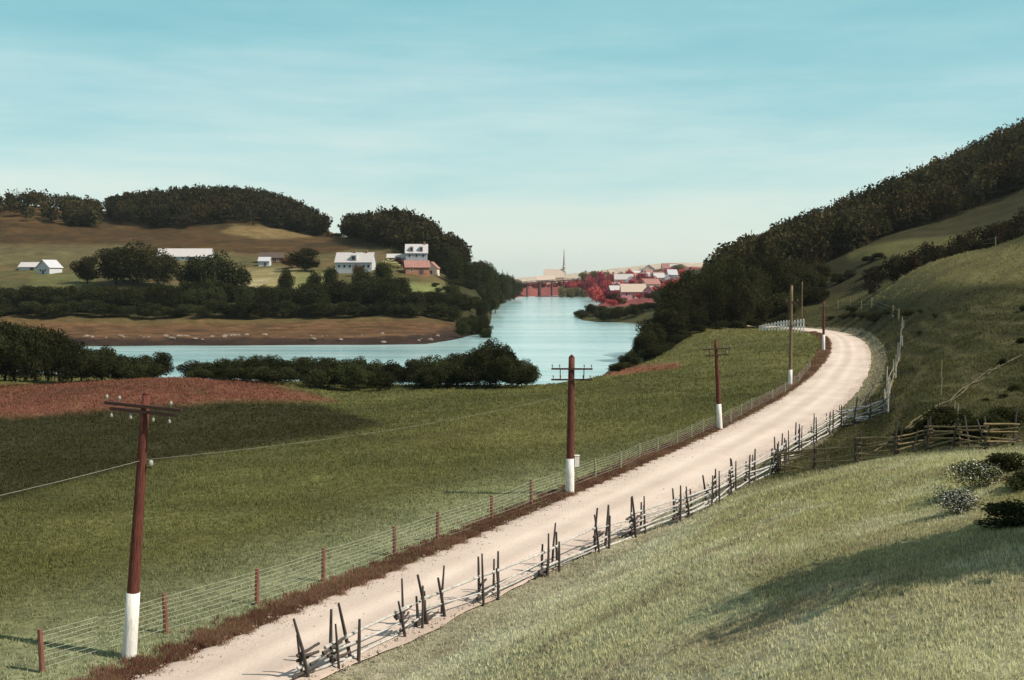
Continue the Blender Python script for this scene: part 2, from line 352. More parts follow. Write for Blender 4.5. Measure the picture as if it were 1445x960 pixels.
# ------------------------------------------------------------------ ground sheet
def ground_colour(x, y, z, lat, sd):
    px, py, dep = project(x, y, z)
    n1 = fbm(x / 22, y / 22, 40); n2 = fbm(x / 5, y / 5, 50)
    wob = n1 * 26 + n2 * 10
    col = np.empty((len(x), 3)); col[:] = (0.083, 0.081, 0.029)
    def mix(w, cc):
        w = np.clip(w, 0, 1)[:, None]; col[:] = col * (1 - w) + np.array(cc) * w
    def poly(P, soft=5, d0=0, d1=1e9, wb=0.25):
        P = np.array(P, float); qx = px + wob * wb; qy = py + wob * wb * 0.35
        ins = np.zeros(len(x), bool); dm = np.full(len(x), 1e18); n = len(P)
        for i in range(n):
            a, b = P[i]; a2, b2 = P[(i + 1) % n]
            cc = ((b > qy) != (b2 > qy)); xi = (a2 - a) * (qy - b) / (b2 - b + 1e-9) + a
            ins ^= cc & (qx < xi)
            ex, ey = a2 - a, b2 - b
            t = np.clip(((qx - a) * ex + (qy - b) * ey) / (ex * ex + ey * ey + 1e-9), 0, 1)
            dm = np.minimum(dm, (qx - a - t * ex) ** 2 + ((qy - b - t * ey) * 1.6) ** 2)
        s = np.where(ins, 1, -1) * np.sqrt(dm)
        return sstep(-soft, soft, s) * (dep > d0) * (dep < d1)
    left = lat < 0
    near = (y < 300) & (dep > 0)
    # meadow patches of drier and greener grass
    mix(near * sstep(-0.05, 0.2, n1) * 0.55, (0.125, 0.112, 0.042))
    mix(near * sstep(-0.02, 0.16, fbm(x / 30, y / 60, 77)) * 0.5, (0.054, 0.053, 0.020))
    # grass bleached near the wire fence
    mix(near * (lat < -3) * sstep(-17, -4.5, lat + n1 * 6) * sstep(90, 40, y) * 0.75, (0.24, 0.25, 0.15))
    # darker field band and red earth field
    mix(poly([(-400, 600), (45, 588), (200, 574), (330, 567), (450, 571), (548, 600), (480, 613), (215, 652), (45, 694), (-400, 800)], 9, 55, 165, 0.5), (0.030, 0.028, 0.012))
    mix(poly([(-400, 560), (45, 543), (150, 531), (250, 526), (350, 534), (475, 566), (330, 567), (200, 574), (45, 588), (-400, 604)], 9, 90, 186, 0.55), (0.118, 0.048, 0.031)); rf_ = (y > 90) * (y < 190) * (px < 480) * (col[:, 0] > 0.09); mix(rf_ * sstep(0.0, 0.2, fbm(x / 6, y / 10, 91)) * 0.45, (0.085, 0.042, 0.024)); mix(rf_ * sstep(0.1, 0.28, fbm(x / 2.2, y / 3, 93)) * .3, (0.10, 0.085, 0.035))
    mix(poly([(830, 530), (880, 518), (960, 512), (960, 520), (880, 530)], 5, 100, 260, 0.1) * 0.8, (0.16, 0.06, 0.04))
    # viewer's spur: bleached hay, greener towards the hollow
    spur = near * (lat > 3) * sstep(80, 55, y + x * 0.5 + n1 * 10)
    mix(spur, (0.262, 0.250, 0.150)); mix(spur * sstep(12, 3, lat + n1 * 8) * .6, (0.34, 0.33, 0.25))
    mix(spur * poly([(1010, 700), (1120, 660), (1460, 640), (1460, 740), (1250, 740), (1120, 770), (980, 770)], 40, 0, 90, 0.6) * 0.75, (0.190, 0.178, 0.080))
    mix(spur * poly([(1040, 820), (1180, 755), (1460, 680), (1460, 770), (1250, 850), (1090, 860)], 20, 0, 60, 0.5) * 0.6, (0.14, 0.13, 0.055))  # darker patch shaped like the tree's cast shadow, put into the grass colour
    mix(spur * sstep(0.02, 0.2, n2) * 0.35, (0.17, 0.14, 0.09))
    mix(spur * sstep(0.0, 0.2, fbm(x / 1.3, y / 1.3, 9)) * 0.35, (0.34, 0.33, 0.23)); mix(spur * sstep(0.05, 0.25, fbm(x / 2.1, y / 2.1, 19)) * 0.5, (0.17, 0.135, 0.085))
    # slope above the bend
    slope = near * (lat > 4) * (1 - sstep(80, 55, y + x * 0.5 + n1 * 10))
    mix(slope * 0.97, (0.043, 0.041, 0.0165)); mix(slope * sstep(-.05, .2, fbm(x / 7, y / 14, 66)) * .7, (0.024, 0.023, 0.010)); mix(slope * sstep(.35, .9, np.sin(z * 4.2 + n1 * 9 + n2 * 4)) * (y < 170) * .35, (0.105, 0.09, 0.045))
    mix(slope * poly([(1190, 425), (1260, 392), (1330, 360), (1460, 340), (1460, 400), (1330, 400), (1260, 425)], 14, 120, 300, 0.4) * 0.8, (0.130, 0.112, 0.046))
    mix(slope * poly([(1200, 640), (1300, 600), (1460, 575), (1460, 645), (1300, 655), (1150, 665)], 14, 40, 100, 0.4) * 0.85, (0.026, 0.025, 0.011))  # hollow darkened, its shade put into the ground colour
    mix(near * (lat > 3.2) * (lat < 5.5) * 0.6, (0.22, 0.19, 0.13))
    # far bank
    far = y > 310
    mix(far * 1.0, (0.088, 0.076, 0.033)); mix(far * sstep(-.02, .2, fbm(x / 26, y / 16, 23)) * .6, (0.125, 0.078, 0.038)); mix(far * sstep(0.02, .2, fbm(x / 11, y / 8, 27)) * .5, (0.055, 0.05, 0.022))
    fb = (y > 320) * (y < 445) * (px < 700)
    mix(fb * 1.0, (0.115, 0.060, 0.030)); mix(fb * sstep(0.0, 0.25, fbm(x / 30, y / 9, 41)) * 0.7, (0.155, 0.085, 0.040)); mix(fb * sstep(0.0, 0.2, fbm(x / 12, y / 5, 43)) * 0.6, (0.06, 0.04, 0.02)); mix(fb * sstep(-.05, 0.2, fbm(x / 3.5, y / 2.5, 47)) * 0.7, (0.055, 0.032, 0.018)); mix(fb * sstep(405, 430, y + n1 * 14) * sstep(560, 300, px * 0 + 400) * .7, (0.095, 0.09, 0.034))
    mix((y > 300) * (y < 420) * (px < 700) * sstep(18, 6, sd + n2 * 14), (0.035, 0.022, 0.017))
    mix((y > 428) * (y < 520) * (px < 700) * sstep(426, 440, y + n1 * 12), (0.034, 0.034, 0.015)); mix((y > 470) * (y < 520) * (px < 700) * sstep(474, 490, y + n1 * 12), (0.078, 0.071, 0.030)); mix((y > 470) * (y < 520) * (px < 700) * sstep(0, .2, fbm(x / 20, y / 12, 29)) * .7, (0.125, 0.08, 0.04)); mix((px > 628) * (px < 740) * (y > 430) * (y < 1300) * 1.0, (0.036, 0.034, 0.015))
    mix(poly([(345, 398), (382, 393), (384, 400), (348, 406)], 2, 450, 600), (0.42, 0.36, 0.28))
    mix(poly([(380, 385), (460, 385), (475, 405), (380, 410)], 5, 450, 640) , (0.15, 0.145, 0.06))
    mix(poly([(575, 400), (622, 400), (622, 415), (575, 415)], 4, 450, 600) , (0.15, 0.16, 0.06))
    mix(poly([(320, 380), (420, 378), (400, 408), (320, 408)], 6, 470, 620) * .8, (0.23, 0.19, 0.09))
    mix(poly([(45, 378), (135, 392), (135, 410), (45, 410)], 5, 470, 620) * .8, (0.09, 0.09, 0.035))
    hb = (y > 630) * (y < 1000) * (px < 560)
    mix(hb * 1.0, (0.062, 0.036, 0.016)); mix(hb * sstep(0.02, 0.2, n1) * 0.7, (0.10, 0.060, 0.024)); mix(hb * sstep(0.05, -0.2, fbm(x / 60, y / 25, 31)) * 0.8, (0.040, 0.026, 0.013)); mix(hb * sstep(0.03, .2, fbm(x / 14, y / 9, 35)) * 0.6, (0.035, 0.028, 0.013))
    mix(poly([(330, 318), (440, 322), (440, 335), (370, 338), (310, 328)], 4, 600, 800), (0.14, 0.098, 0.044))
    mix(poly([(-100, 345), (180, 345), (240, 362), (60, 372), (-100, 372)], 6, 560, 700) * .8, (0.10, 0.082, 0.04))
    tw = (y > 620) * (px > 700) * (px < 1010)
    mix(tw * 1.0, (0.20, 0.062, 0.056)); mix((y > 430) * (y < 660) * (px > 780) * (px < 1010), (0.055, 0.052, 0.022))
    mix((y > 1500) * (px > 700) * 1.0, (0.42, 0.34, 0.27))  # land past the town paled to cream, haze put into the colour
    mix((y > 300) * (px > 960) * (y < 1400), (0.035, 0.032, 0.015))
    mix((y > 300) * (y < 370) * poly([(1190, 352), (1250, 342), (1460, 320), (1460, 338), (1300, 360), (1200, 368)], 6, 280, 380, .3), (0.080, 0.076, 0.029))
    mix((sd < 1.5) * (y < 320), (0.05, 0.04, 0.025))
    return np.clip(col * (1 + 0.5 * n2[:, None]), 0.004, 0.9)

def polar_sheet():
    az = np.r_[np.linspace(-math.pi, -0.62, 60, endpoint=False), np.linspace(-0.62, 0.62, 720, endpoint=False), np.linspace(0.62, math.pi, 60, endpoint=False)]
    rr = np.r_[np.exp(np.linspace(math.log(1.5), math.log(1000), 560, endpoint=False)), np.exp(np.linspace(math.log(1000), math.log(9000), 60))]
    A, Q = np.meshgrid(az, rr); x = (Q * np.sin(A)).ravel(); y = (Q * np.cos(A)).ravel()
    z = H(x, y); z = np.where(np.hypot(x, y) > 5000, np.minimum(z, 3), z)
    na, nr = len(az), len(rr)
    i, j = np.meshgrid(np.arange(nr - 1), np.arange(na), indexing='ij'); j2 = (j + 1) % na
    f = np.stack([i * na + j, i * na + j2, (i + 1) * na + j2, (i + 1) * na + j], -1).reshape(-1, 4)
    me = bpy.data.meshes.new('ground'); N = len(x)
    V = np.c_[x, y, z]; V = np.vstack([V, [[0, 0, Hs(0, 0)]]])
    me.vertices.add(N + 1); me.vertices.foreach_set('co', V.astype(np.float32).ravel())
    tri = np.stack([np.full(na, N), (np.arange(na) + 1) % na, np.arange(na)], -1)
    lp = np.r_[f[:, ::-1].ravel(), tri[:, ::-1].ravel()].astype(np.int32)
    me.loops.add(len(lp)); me.loops.foreach_set('vertex_index', lp)
    tot = np.r_[np.full(len(f), 4), np.full(na, 3)].astype(np.int32)
    me.polygons.add(len(tot)); me.polygons.foreach_set('loop_start', np.r_[0, np.cumsum(tot)[:-1]].astype(np.int32)); me.polygons.foreach_set('loop_total', tot)
    me.polygons.foreach_set('use_smooth', np.ones(len(tot), bool))
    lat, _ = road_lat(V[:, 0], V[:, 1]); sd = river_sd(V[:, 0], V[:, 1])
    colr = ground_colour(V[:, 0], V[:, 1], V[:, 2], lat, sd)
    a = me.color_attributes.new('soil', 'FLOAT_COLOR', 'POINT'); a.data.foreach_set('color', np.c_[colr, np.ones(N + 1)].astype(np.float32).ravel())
    me.update(calc_edges=True); me.validate()
    m, nt, b = mat('grassland')
    at_ = node(nt, 'ShaderNodeAttribute', attribute_name='soil'); tc = node(nt, 'ShaderNodeTexCoord')
    n1 = node(nt, 'ShaderNodeTexNoise', Scale=1.6, Detail=9.0, Roughness=0.7); n2 = node(nt, 'ShaderNodeTexNoise', Scale=0.12, Detail=6.0, Roughness=0.65)
    nt.links.new(tc.outputs['Object'], n1.inputs['Vector']); nt.links.new(tc.outputs['Object'], n2.inputs['Vector'])
    r1 = node(nt, 'ShaderNodeMapRange'); r1.inputs['From Min'].default_value = 0.3; r1.inputs['From Max'].default_value = 0.7; r1.inputs['To Min'].default_value = 0.5; r1.inputs['To Max'].default_value = 1.5
    r2 = node(nt, 'ShaderNodeMapRange'); r2.inputs['From Min'].default_value = 0.3; r2.inputs['From Max'].default_value = 0.7; r2.inputs['To Min'].default_value = 0.7; r2.inputs['To Max'].default_value = 1.3
    nt.links.new(n1.outputs['Fac'], r1.inputs['Value']); nt.links.new(n2.outputs['Fac'], r2.inputs['Value'])
    mu = node(nt, 'ShaderNodeMath', operation='MULTIPLY'); nt.links.new(r1.outputs[0], mu.inputs[0]); nt.links.new(r2.outputs[0], mu.inputs[1])
    vm = node(nt, 'ShaderNodeVectorMath', operation='SCALE'); nt.links.new(at_.outputs['Color'], vm.inputs[0]); nt.links.new(mu.outputs[0], vm.inputs['Scale'])
    nt.links.new(vm.outputs[0], b.inputs['Base Color']); b.inputs['Roughness'].default_value = 0.95; b.inputs['Specular IOR Level'].default_value = 0.05
    bp = node(nt, 'ShaderNodeBump', Strength=0.6, Distance=0.25); nt.links.new(n1.outputs['Fac'], bp.inputs['Height']); nt.links.new(bp.outputs[0], b.inputs['Normal'])
    me.materials.append(m)
    o = link('ground', me); o['kind'] = 'structure'; return o
polar_sheet()

# ------------------------------------------------------------------ road
def make_road():
    lanes = np.linspace(-HALF, HALF, 25); v = []; f = []
    P = smooth_line(pts, 520); T = np.gradient(P, axis=0); T /= np.linalg.norm(T, axis=1)[:, None]; Nn = np.c_[T[:, 1], -T[:, 0]]
    edge = fbm(np.arange(520) / 3.0, np.zeros(520), 5) * 0.55
    edge2 = fbm(np.arange(520) / 3.0, np.ones(520) * 9, 6) * 0.55
    for i in range(520):
        for k, l in enumerate(lanes):
            q = float(half_right(P[i, 1])) / HALF if l > 0 else 1.0
            l2 = l * q + (edge[i] if k == 0 else edge2[i] if k == 24 else 0)
            rut = -0.03 * (math.exp(-((abs(l) - 0.9) / 0.3) ** 2)) - (0.06 if k in (0, 24) else 0)
            v.append((P[i, 0] + Nn[i, 0] * l2, P[i, 1] + Nn[i, 1] * l2, 0.03 + 0.05 * (1 - (l / HALF) ** 2) + rut))
    for i in range(519):
        for k in range(24): f.append((i * 25 + k, i * 25 + k + 1, (i + 1) * 25 + k + 1, (i + 1) * 25 + k))
    mb = MB(); mb.add(v, f)
    m, nt, b = mat('pale_gravel')
    tc = node(nt, 'ShaderNodeTexCoord'); at_ = node(nt, 'ShaderNodeAttribute', attribute_name='wear')
    n1 = node(nt, 'ShaderNodeTexNoise', Scale=7.0, Detail=9.0, Roughness=0.75); n2 = node(nt, 'ShaderNodeTexNoise', Scale=0.22, Detail=6.0, Roughness=0.6)
    for n in (n1, n2): nt.links.new(tc.outputs['Object'], n.inputs['Vector'])
    rp = node(nt, 'ShaderNodeValToRGB'); rp.color_ramp.elements[0].position = .2; rp.color_ramp.elements[1].position = .8
    rp.color_ramp.elements[0].color = (0.38, 0.295, 0.245, 1); rp.color_ramp.elements[1].color = (0.66, 0.535, 0.455, 1)
    mu = node(nt, 'ShaderNodeMath', operation='MULTIPLY_ADD'); mu.inputs[1].default_value = .45; nt.links.new(n1.outputs['Fac'], mu.inputs[0])
    mv = node(nt, 'ShaderNodeMath', operation='MULTIPLY_ADD'); mv.inputs[1].default_value = .55; mv.inputs[2].default_value = -.25; nt.links.new(n2.outputs['Fac'], mv.inputs[0]); nt.links.new(mv.outputs[0], mu.inputs[2])
    ad = node(nt, 'ShaderNodeMath', operation='ADD'); nt.links.new(mu.outputs[0], ad.inputs[0]); nt.links.new(at_.outputs['Fac'], ad.inputs[1])
    nt.links.new(ad.outputs[0], rp.inputs[0]); nt.links.new(rp.outputs[0], b.inputs['Base Color']); b.inputs['Roughness'].default_value = 0.95
    bp = node(nt, 'ShaderNodeBump', Strength=0.6, Distance=0.05); nt.links.new(n1.outputs['Fac'], bp.inputs['Height']); nt.links.new(bp.outputs[0], b.inputs['Normal'])
    o = mb.build('road', m, smooth=True); o['kind'] = 'structure'
    ca = o.data.color_attributes.new('wear', 'FLOAT_COLOR', 'POINT'); nl = len(lanes); W = np.zeros((len(v), 4)); W[:, 3] = 1
    ll = np.tile(lanes, 520); ss = np.repeat(np.arange(520), nl)
    wv = 0.22 + 0.16 * np.exp(-((np.abs(ll + .35 * fbm(ss / 30.0, ss * 0, 12)) - 1.0) / .5) ** 2) - 0.22 * sstep(2.3, 3.4, np.abs(ll)) - .05 * np.exp(-(ll / .35) ** 2)
    wv = wv + 0.28 * fbm(ss / 14.0, ll * 1.3, 15) * np.where(np.abs(ll) > 1.6, 1.3, .7)
    W[:, :3] = wv[:, None]; ca.data.foreach_set('color', W.astype(np.float32).ravel())
make_road()

# ------------------------------------------------------------------ water
def make_water():
    m, nt, b = mat('river_water')
    b.inputs['Roughness'].default_value = 0.13; b.inputs['IOR'].default_value = 1.33; b.inputs['Specular IOR Level'].default_value = 0.3
    tc = node(nt, 'ShaderNodeTexCoord'); mp = node(nt, 'ShaderNodeMapping'); mp.inputs['Scale'].default_value = (0.35, 0.9, 1)
    nt.links.new(tc.outputs['Object'], mp.inputs[0])
    n1 = node(nt, 'ShaderNodeTexNoise', Scale=0.9, Detail=5.0, Roughness=0.6); nt.links.new(mp.outputs[0], n1.inputs['Vector'])
    n2 = node(nt, 'ShaderNodeTexNoise', Scale=0.02, Detail=4.0, Roughness=0.6); nt.links.new(mp.outputs[0], n2.inputs['Vector'])
    mr = node(nt, 'ShaderNodeMapRange'); mr.inputs['From Min'].default_value = .4; mr.inputs['From Max'].default_value = .65; mr.inputs['To Min'].default_value = .15; mr.inputs['To Max'].default_value = .6
    nt.links.new(n2.outputs['Fac'], mr.inputs['Value'])
    m3 = node(nt, 'ShaderNodeMapping'); m3.inputs['Scale'].default_value = (0.006, 0.045, 1); m3.inputs['Rotation'].default_value = (0, 0, math.radians(4)); nt.links.new(tc.outputs['Object'], m3.inputs[0])
    n3 = node(nt, 'ShaderNodeTexNoise', Scale=1.0, Detail=7.0, Roughness=0.65); nt.links.new(m3.outputs[0], n3.inputs['Vector'])
    r3 = node(nt, 'ShaderNodeValToRGB'); r3.color_ramp.elements[0].position = .36; r3.color_ramp.elements[1].position = .66; r3.color_ramp.elements[0].color = (0.25, 0.42, 0.43, 1); r3.color_ramp.elements[1].color = (0.48, 0.63, 0.62, 1)  # pale sky reflection put into the water's base colour, varied in streaks
    nt.links.new(n3.outputs['Fac'], r3.inputs[0]); nt.links.new(r3.outputs[0], b.inputs['Base Color'])
    bp = node(nt, 'ShaderNodeBump', Distance=0.5); nt.links.new(n1.outputs['Fac'], bp.inputs['Height']); nt.links.new(mr.outputs[0], bp.inputs['Strength']); nt.links.new(bp.outputs[0], b.inputs['Normal'])
    mb = MB(); mb.add([(-1400, 150, ZW), (500, 150, ZW), (500, 1700, ZW), (-1400, 1700, ZW)], [(0, 1, 2, 3)])
    o = mb.build('river', m); o['kind'] = 'structure'
make_water()

# ------------------------------------------------------------------ grass and weeds (uncountable)
def blades(x, y, z, h, w, col, rng, nb=4, lean=0.5):
    n = len(x); out = []; cols = []
    for k in range(nb):
        a = rng.uniform(0, 2 * math.pi, n); l = rng.uniform(0.1, lean, n) * h; q = rng.uniform(0, 2 * math.pi, n)
        hh = h * rng.uniform(0.6, 1.2, n); ox = rng.normal(0, 0.35, n) * w * 2; oy = rng.normal(0, 0.35, n) * w * 2
        bx, by = x + ox, y + oy
        V = np.stack([np.stack([bx - np.cos(a) * w / 2, by - np.sin(a) * w / 2, z - 0.03], -1), np.stack([bx + np.cos(a) * w / 2, by + np.sin(a) * w / 2, z - 0.03], -1),
                      np.stack([bx + np.cos(q) * l, by + np.sin(q) * l, z + hh], -1)], 1)
        out.append(V); cols.append(col * rng.uniform(0.6, 1.45, (n, 1)))
    return np.concatenate(out), np.concatenate(cols)
def make_grass():
    rng = np.random.default_rng(5); n = 330000
    az = rng.uniform(-0.52, 0.52, n); r = np.exp(rng.uniform(math.log(11), math.log(330), n))
    x, y = r * np.sin(az), r * np.cos(az)
    lat, _ = road_lat(x, y); sd = river_sd(x, y)
    k = ((lat < -3.9) | (lat > 3.25 + .35 * rng.random(n) ** 2)) & (sd > 4); x, y, r, lat, sd = x[k], y[k], r[k], lat[k], sd[k]
    keep = (fbm(x / 3, y / 3, 60) + rng.uniform(-.5, .5, len(x)) > -0.42) & (rng.uniform(0, 1, len(x)) < np.interp(r, [90, 330], [1, .12]))
    x, y, r, lat, sd = x[keep], y[keep], r[keep], lat[keep], sd[keep]
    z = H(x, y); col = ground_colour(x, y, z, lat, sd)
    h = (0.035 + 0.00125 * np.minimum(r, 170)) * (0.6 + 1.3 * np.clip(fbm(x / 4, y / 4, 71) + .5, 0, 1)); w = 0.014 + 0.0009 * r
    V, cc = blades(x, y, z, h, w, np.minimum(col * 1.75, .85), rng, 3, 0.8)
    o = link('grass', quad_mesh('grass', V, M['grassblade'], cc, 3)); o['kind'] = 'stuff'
def make_weeds():
    rng = np.random.default_rng(6); n = 60000
    pw = 1 / np.hypot(ROAD[:, 0], ROAD[:, 1]); pw[ROAD[:, 1] < 20] = 0; i = rng.choice(len(ROAD), n, p=pw / pw.sum())
    # denser where the verge is near
    lat = -HALF - 0.05 - np.abs(rng.normal(0, 0.42, n)) + rng.choice([0, 0, 0, .25], n)
    x = ROAD[i, 0] + ROAD_N[i, 0] * lat + ROAD_T[i, 0] * rng.uniform(-.7, .7, n); y = ROAD[i, 1] + ROAD_N[i, 1] * lat + ROAD_T[i, 1] * rng.uniform(-.7, .7, n)
    k = (y > 20) & (y < 240); x, y, lat = x[k], y[k], lat[k]
    z = H(x, y)
    p = fbm(x / 2.5, y / 2.5, 33)
    col = np.where((p > 0.1)[:, None], np.array([0.22, 0.115, 0.080]), np.array([0.15, 0.062, 0.046]))
    col = np.where((rng.uniform(0, 1, len(x)) < 0.30 + 0.25 * (p < -.1))[:, None], np.array([0.19, 0.145, 0.075]), col)
    r = np.hypot(x, y)
    V, cc = blades(x, y, z, (0.16 + 0.0010 * r) * (0.5 + 1.2 * np.clip(p + .5, 0, 1)), 0.02 + 0.0008 * r, col, rng, 5, 0.7)
    o = link('roadside_weeds', quad_mesh('roadside_weeds', V, M['grassblade'], cc, 3)); o['kind'] = 'stuff'
def make_stones():
    rng = np.random.default_rng(8); n = 5200; pw = 1 / np.hypot(ROAD[:, 0], ROAD[:, 1]) ** 1.2; pw[ROAD[:, 1] < 22] = 0; pw[ROAD[:, 1] > 130] = 0
    i = rng.choice(len(ROAD), n, p=pw / pw.sum()); l = rng.choice([-1, 1], n) * HALF * (1 - np.abs(rng.normal(0, .28, n))); l = np.where(l > 0, l * half_right(ROAD[i, 1]) / HALF, l)
    x = ROAD[i, 0] + ROAD_N[i, 0] * l + ROAD_T[i, 0] * rng.uniform(-.6, .6, n); y = ROAD[i, 1] + ROAD_N[i, 1] * l + ROAD_T[i, 1] * rng.uniform(-.6, .6, n)
    r = 0.018 + 0.05 * rng.random(n) ** 4; P = np.c_[x, y, np.full(n, .055)]; o8 = np.array([(1, 0, 0), (0, 1, 0), (-1, 0, 0), (0, -1, 0), (0, 0, .8)])
    V = []
    for k in range(4):
        V.append(np.stack([P + o8[k] * r[:, None] * rng.uniform(.7, 1.3, (n, 1)), P + o8[(k + 1) % 4] * r[:, None] * rng.uniform(.7, 1.3, (n, 1)), P + o8[4] * r[:, None]], 1))
    V = np.concatenate(V)
    o = link('loose_stones', quad_mesh('loose_stones', V, simple('pebbles', (0.36, 0.29, 0.24), .9, .5, 3, 0), None, 3)); o['kind'] = 'stuff'
make_grass(); make_weeds(); make_stones()

# ------------------------------------------------------------------ vegetation
def leaf_quads(P, size, rng, flat=0.0, asp=0.6):
    n = len(P)
    a = rng.normal(size=(n, 3)); a /= np.linalg.norm(a, axis=1)[:, None]
    b = rng.normal(size=(n, 3)); b -= (b * a).sum(1)[:, None] * a; b /= np.linalg.norm(b, axis=1)[:, None]
    s = (size * rng.uniform(0.6, 1.3, n))[:, None]
    return np.stack([P + a * s, P + b * s * asp, P - a * s, P - b * s * asp], 1)
def crown_round(rng, n, leaf, z0=0.03, lobes=17, spread=0.30, irregular=0.25):
    """unit crown: 1 wide, top at 1"""
    cz0 = (z0 + 1) / 2; hh = (1 - z0) / 2
    d = rng.normal(size=(lobes, 3)); d /= np.linalg.norm(d, axis=1)[:, None]; d[:, 2] = d[:, 2] * 0.9 + 0.08
    rad = rng.uniform(0.15, 0.25, lobes)
    L = d * np.c_[np.full(lobes, 0.5) - rad * 0.8, np.full(lobes, 0.5) - rad * 0.8, np.full(lobes, hh) - rad * 0.75] * rng.uniform(1 - irregular, 1.08, (lobes, 1)) + [0, 0, cz0]
    L = np.vstack([L, [[0, 0, cz0]]]); rad = np.r_[rad, 0.27]
    w = rad ** 2 / (rad ** 2).sum(); k = rng.choice(len(L), n, p=w)
    q = rng.normal(size=(n, 3)); q /= np.linalg.norm(q, axis=1)[:, None]
    rr = rad[k] * (rng.uniform(0, 1, n) ** 0.33) * rng.choice([1.0, 1.0, 1.0, 1.12], n)
    P = L[k] + q * rr[:, None] * [1, 1, 0.95]
    lt = rng.uniform(0.75, 1.3, len(L))[k] * rng.uniform(0.65, 1.4, n)
    return leaf_quads(P, leaf, rng), lt
def crown_cone(rng, n, leaf, z0=0.06):
    t = 1 - np.sqrt(rng.uniform(0, 1, n)); wh = np.round(t * 16) / 16 + rng.normal(0, 0.012, n)
    z = z0 + (1 - z0) * np.clip(wh, 0, 1); a = rng.uniform(0, 2 * math.pi, n)
    R0 = 0.5 * (1 - np.clip(wh, 0, 1)) ** 0.85 * (0.75 + 0.35 * np.sin(a * 3 + wh * 40))
    r = R0 * rng.uniform(0.25, 1, n) ** 0.6
    P = np.c_[r * np.cos(a), r * np.sin(a), z - 0.10 * r]
    return leaf_quads(P, leaf * (1 - 0.4 * wh), rng, asp=0.45), rng.uniform(0.65, 1.35, n)
def crown_shrub(rng, n, leaf):
    return crown_round(rng, n, leaf, z0=-0.02, lobes=11, irregular=0.4)
def trunk_mesh(name, rng, top=0.62, r0=0.028):
    mb = MB()
    bend = rng.normal(0, 0.02, (5, 2)); P = [(bend[i, 0] * (i > 0), bend[i, 1] * (i > 0), z) for i, z in enumerate([-0.06, 0.15, 0.32, 0.48, top])]
    mb.tube(P, [r0 * 1.4, r0, r0 * .8, r0 * .55, r0 * .25], 7)
    for k in range(5):
        a = rng.uniform(0, 6.28); z = rng.uniform(0.22, 0.5); l = rng.uniform(0.16, 0.3)
        mb.tube([(0, 0, z), (math.cos(a) * l * .5, math.sin(a) * l * .5, z + l * .35), (math.cos(a) * l, math.sin(a) * l, z + l * .8)], [r0 * .5, r0 * .33, r0 * .12], 5)
    return mb.mesh(name, M['bark'], True)
def shape_set(kind, n, leaf, cnt, seed):
    out = []
    for k in range(cnt):
        rng = np.random.default_rng(seed + k)
        out.append({'round': crown_round, 'cone': crown_cone, 'shrub': crown_shrub}[kind](rng, n, leaf))
    return out
TR = {}
def proto(key, kind, n, leaf, cnt, seed, m):
    TR[key] = [quad_mesh('crown', q, M[m], t) for q, t in shape_set(kind, n, leaf, cnt, seed)]
proto('tree', 'round', 6000, 0.024, 6, 100, 'leaf')
proto('bank', 'round', 5000, 0.026, 6, 200, 'leaf_bank')
proto('con', 'cone', 1700, 0.040, 3, 300, 'leaf_con')
proto('shrub', 'shrub', 4200, 0.026, 6, 400, 'leaf_bank')
proto('red', 'round', 1000, 0.052, 4, 500, 'leaf_red')
proto('town', 'round', 1000, 0.052, 4, 600, 'leaf_town')
proto('tan', 'shrub', 1200, 0.045, 2, 700, 'leaf_tan')
proto('maroon', 'round', 1800, 0.038, 3, 800, 'leaf_maroon')
TRUNKS = [trunk_mesh('trunk', np.random.default_rng(900 + k)) for k in range(4)]
CTRUNK = [trunk_mesh('trunk', np.random.default_rng(920), 0.9, 0.02)]
rnd = random.Random(3)
def tree(key, px, top, d, wpx, name, label, cat='tree', group=None, parts=True, sink=0.0, k=None):
    """a tree whose tip shows at frame position (px, top), wpx frame units wide, at forward distance d"""
    p = at(px, top, d); g = Hs(p[0], p[1]) - sink
    h = max(p[2] - g, 2.2); w = min(wpx / F * d, h * 1.9)
    me = TR[key][rnd.randrange(len(TR[key])) if k is None else k]
    rz = rnd.uniform(0, 6.28)
    if parts:
        o = thing(name, label, cat, (p[0], p[1], g), rz, group); o.scale = (w, w, h)
        t = link('trunk', (CTRUNK if key == 'con' else TRUNKS)[rnd.randrange(1 if key == 'con' else 4)], o)
        f = link('crown', me, o)
        s = h / w                                     # keep the trunk slim when the crown is broad
        t.scale = (min(1, s), min(1, s), 1)
    else:
        o = link(name, me); o.location = (p[0], p[1], g); o.rotation_euler = (0, 0, rz); o.scale = (w, w, h); tag(o, label, cat, group)
    return o

# near bank of the river: bushes
def interp(P, x): return float(np.interp(x, [a for a, b in P], [b for a, b in P]))
NB = [(-60, 455), (45, 458), (75, 462), (110, 485), (140, 490), (180, 498), (225, 500), (240, 512), (252, 530), (265, 516), (300, 513), (340, 507), (375, 503), (405, 512), (430, 506), (470, 505), (500, 508), (530, 512), (560, 517), (575, 522), (600, 508), (630, 502), (650, 500), (675, 487), (695, 480), (715, 488), (735, 500), (752, 522), (764, 540)]
x = -60
while x < 748:
    if 232 < x < 262: x += 16; continue
    top = interp(NB, x) - (7 if x > 250 else 3) + rnd.uniform(-3, 5)
    big = x < 120
    tree('bank' if big else 'shrub', x, top, rnd.uniform(186, 193) if x < 560 else rnd.uniform(180, 190), rnd.uniform(42, 60) if big else rnd.uniform(40, 58), 'riverside_tree' if big else 'riverside_bush',
         'tall leafy tree on the near river bank at the far left edge' if big else 'dark green bush on the near river bank below the water', 'tree' if big else 'bush', 'trees at the left end of the near bank' if big else 'bushes along the near bank', parts=big)
    x += rnd.uniform(12, 18)
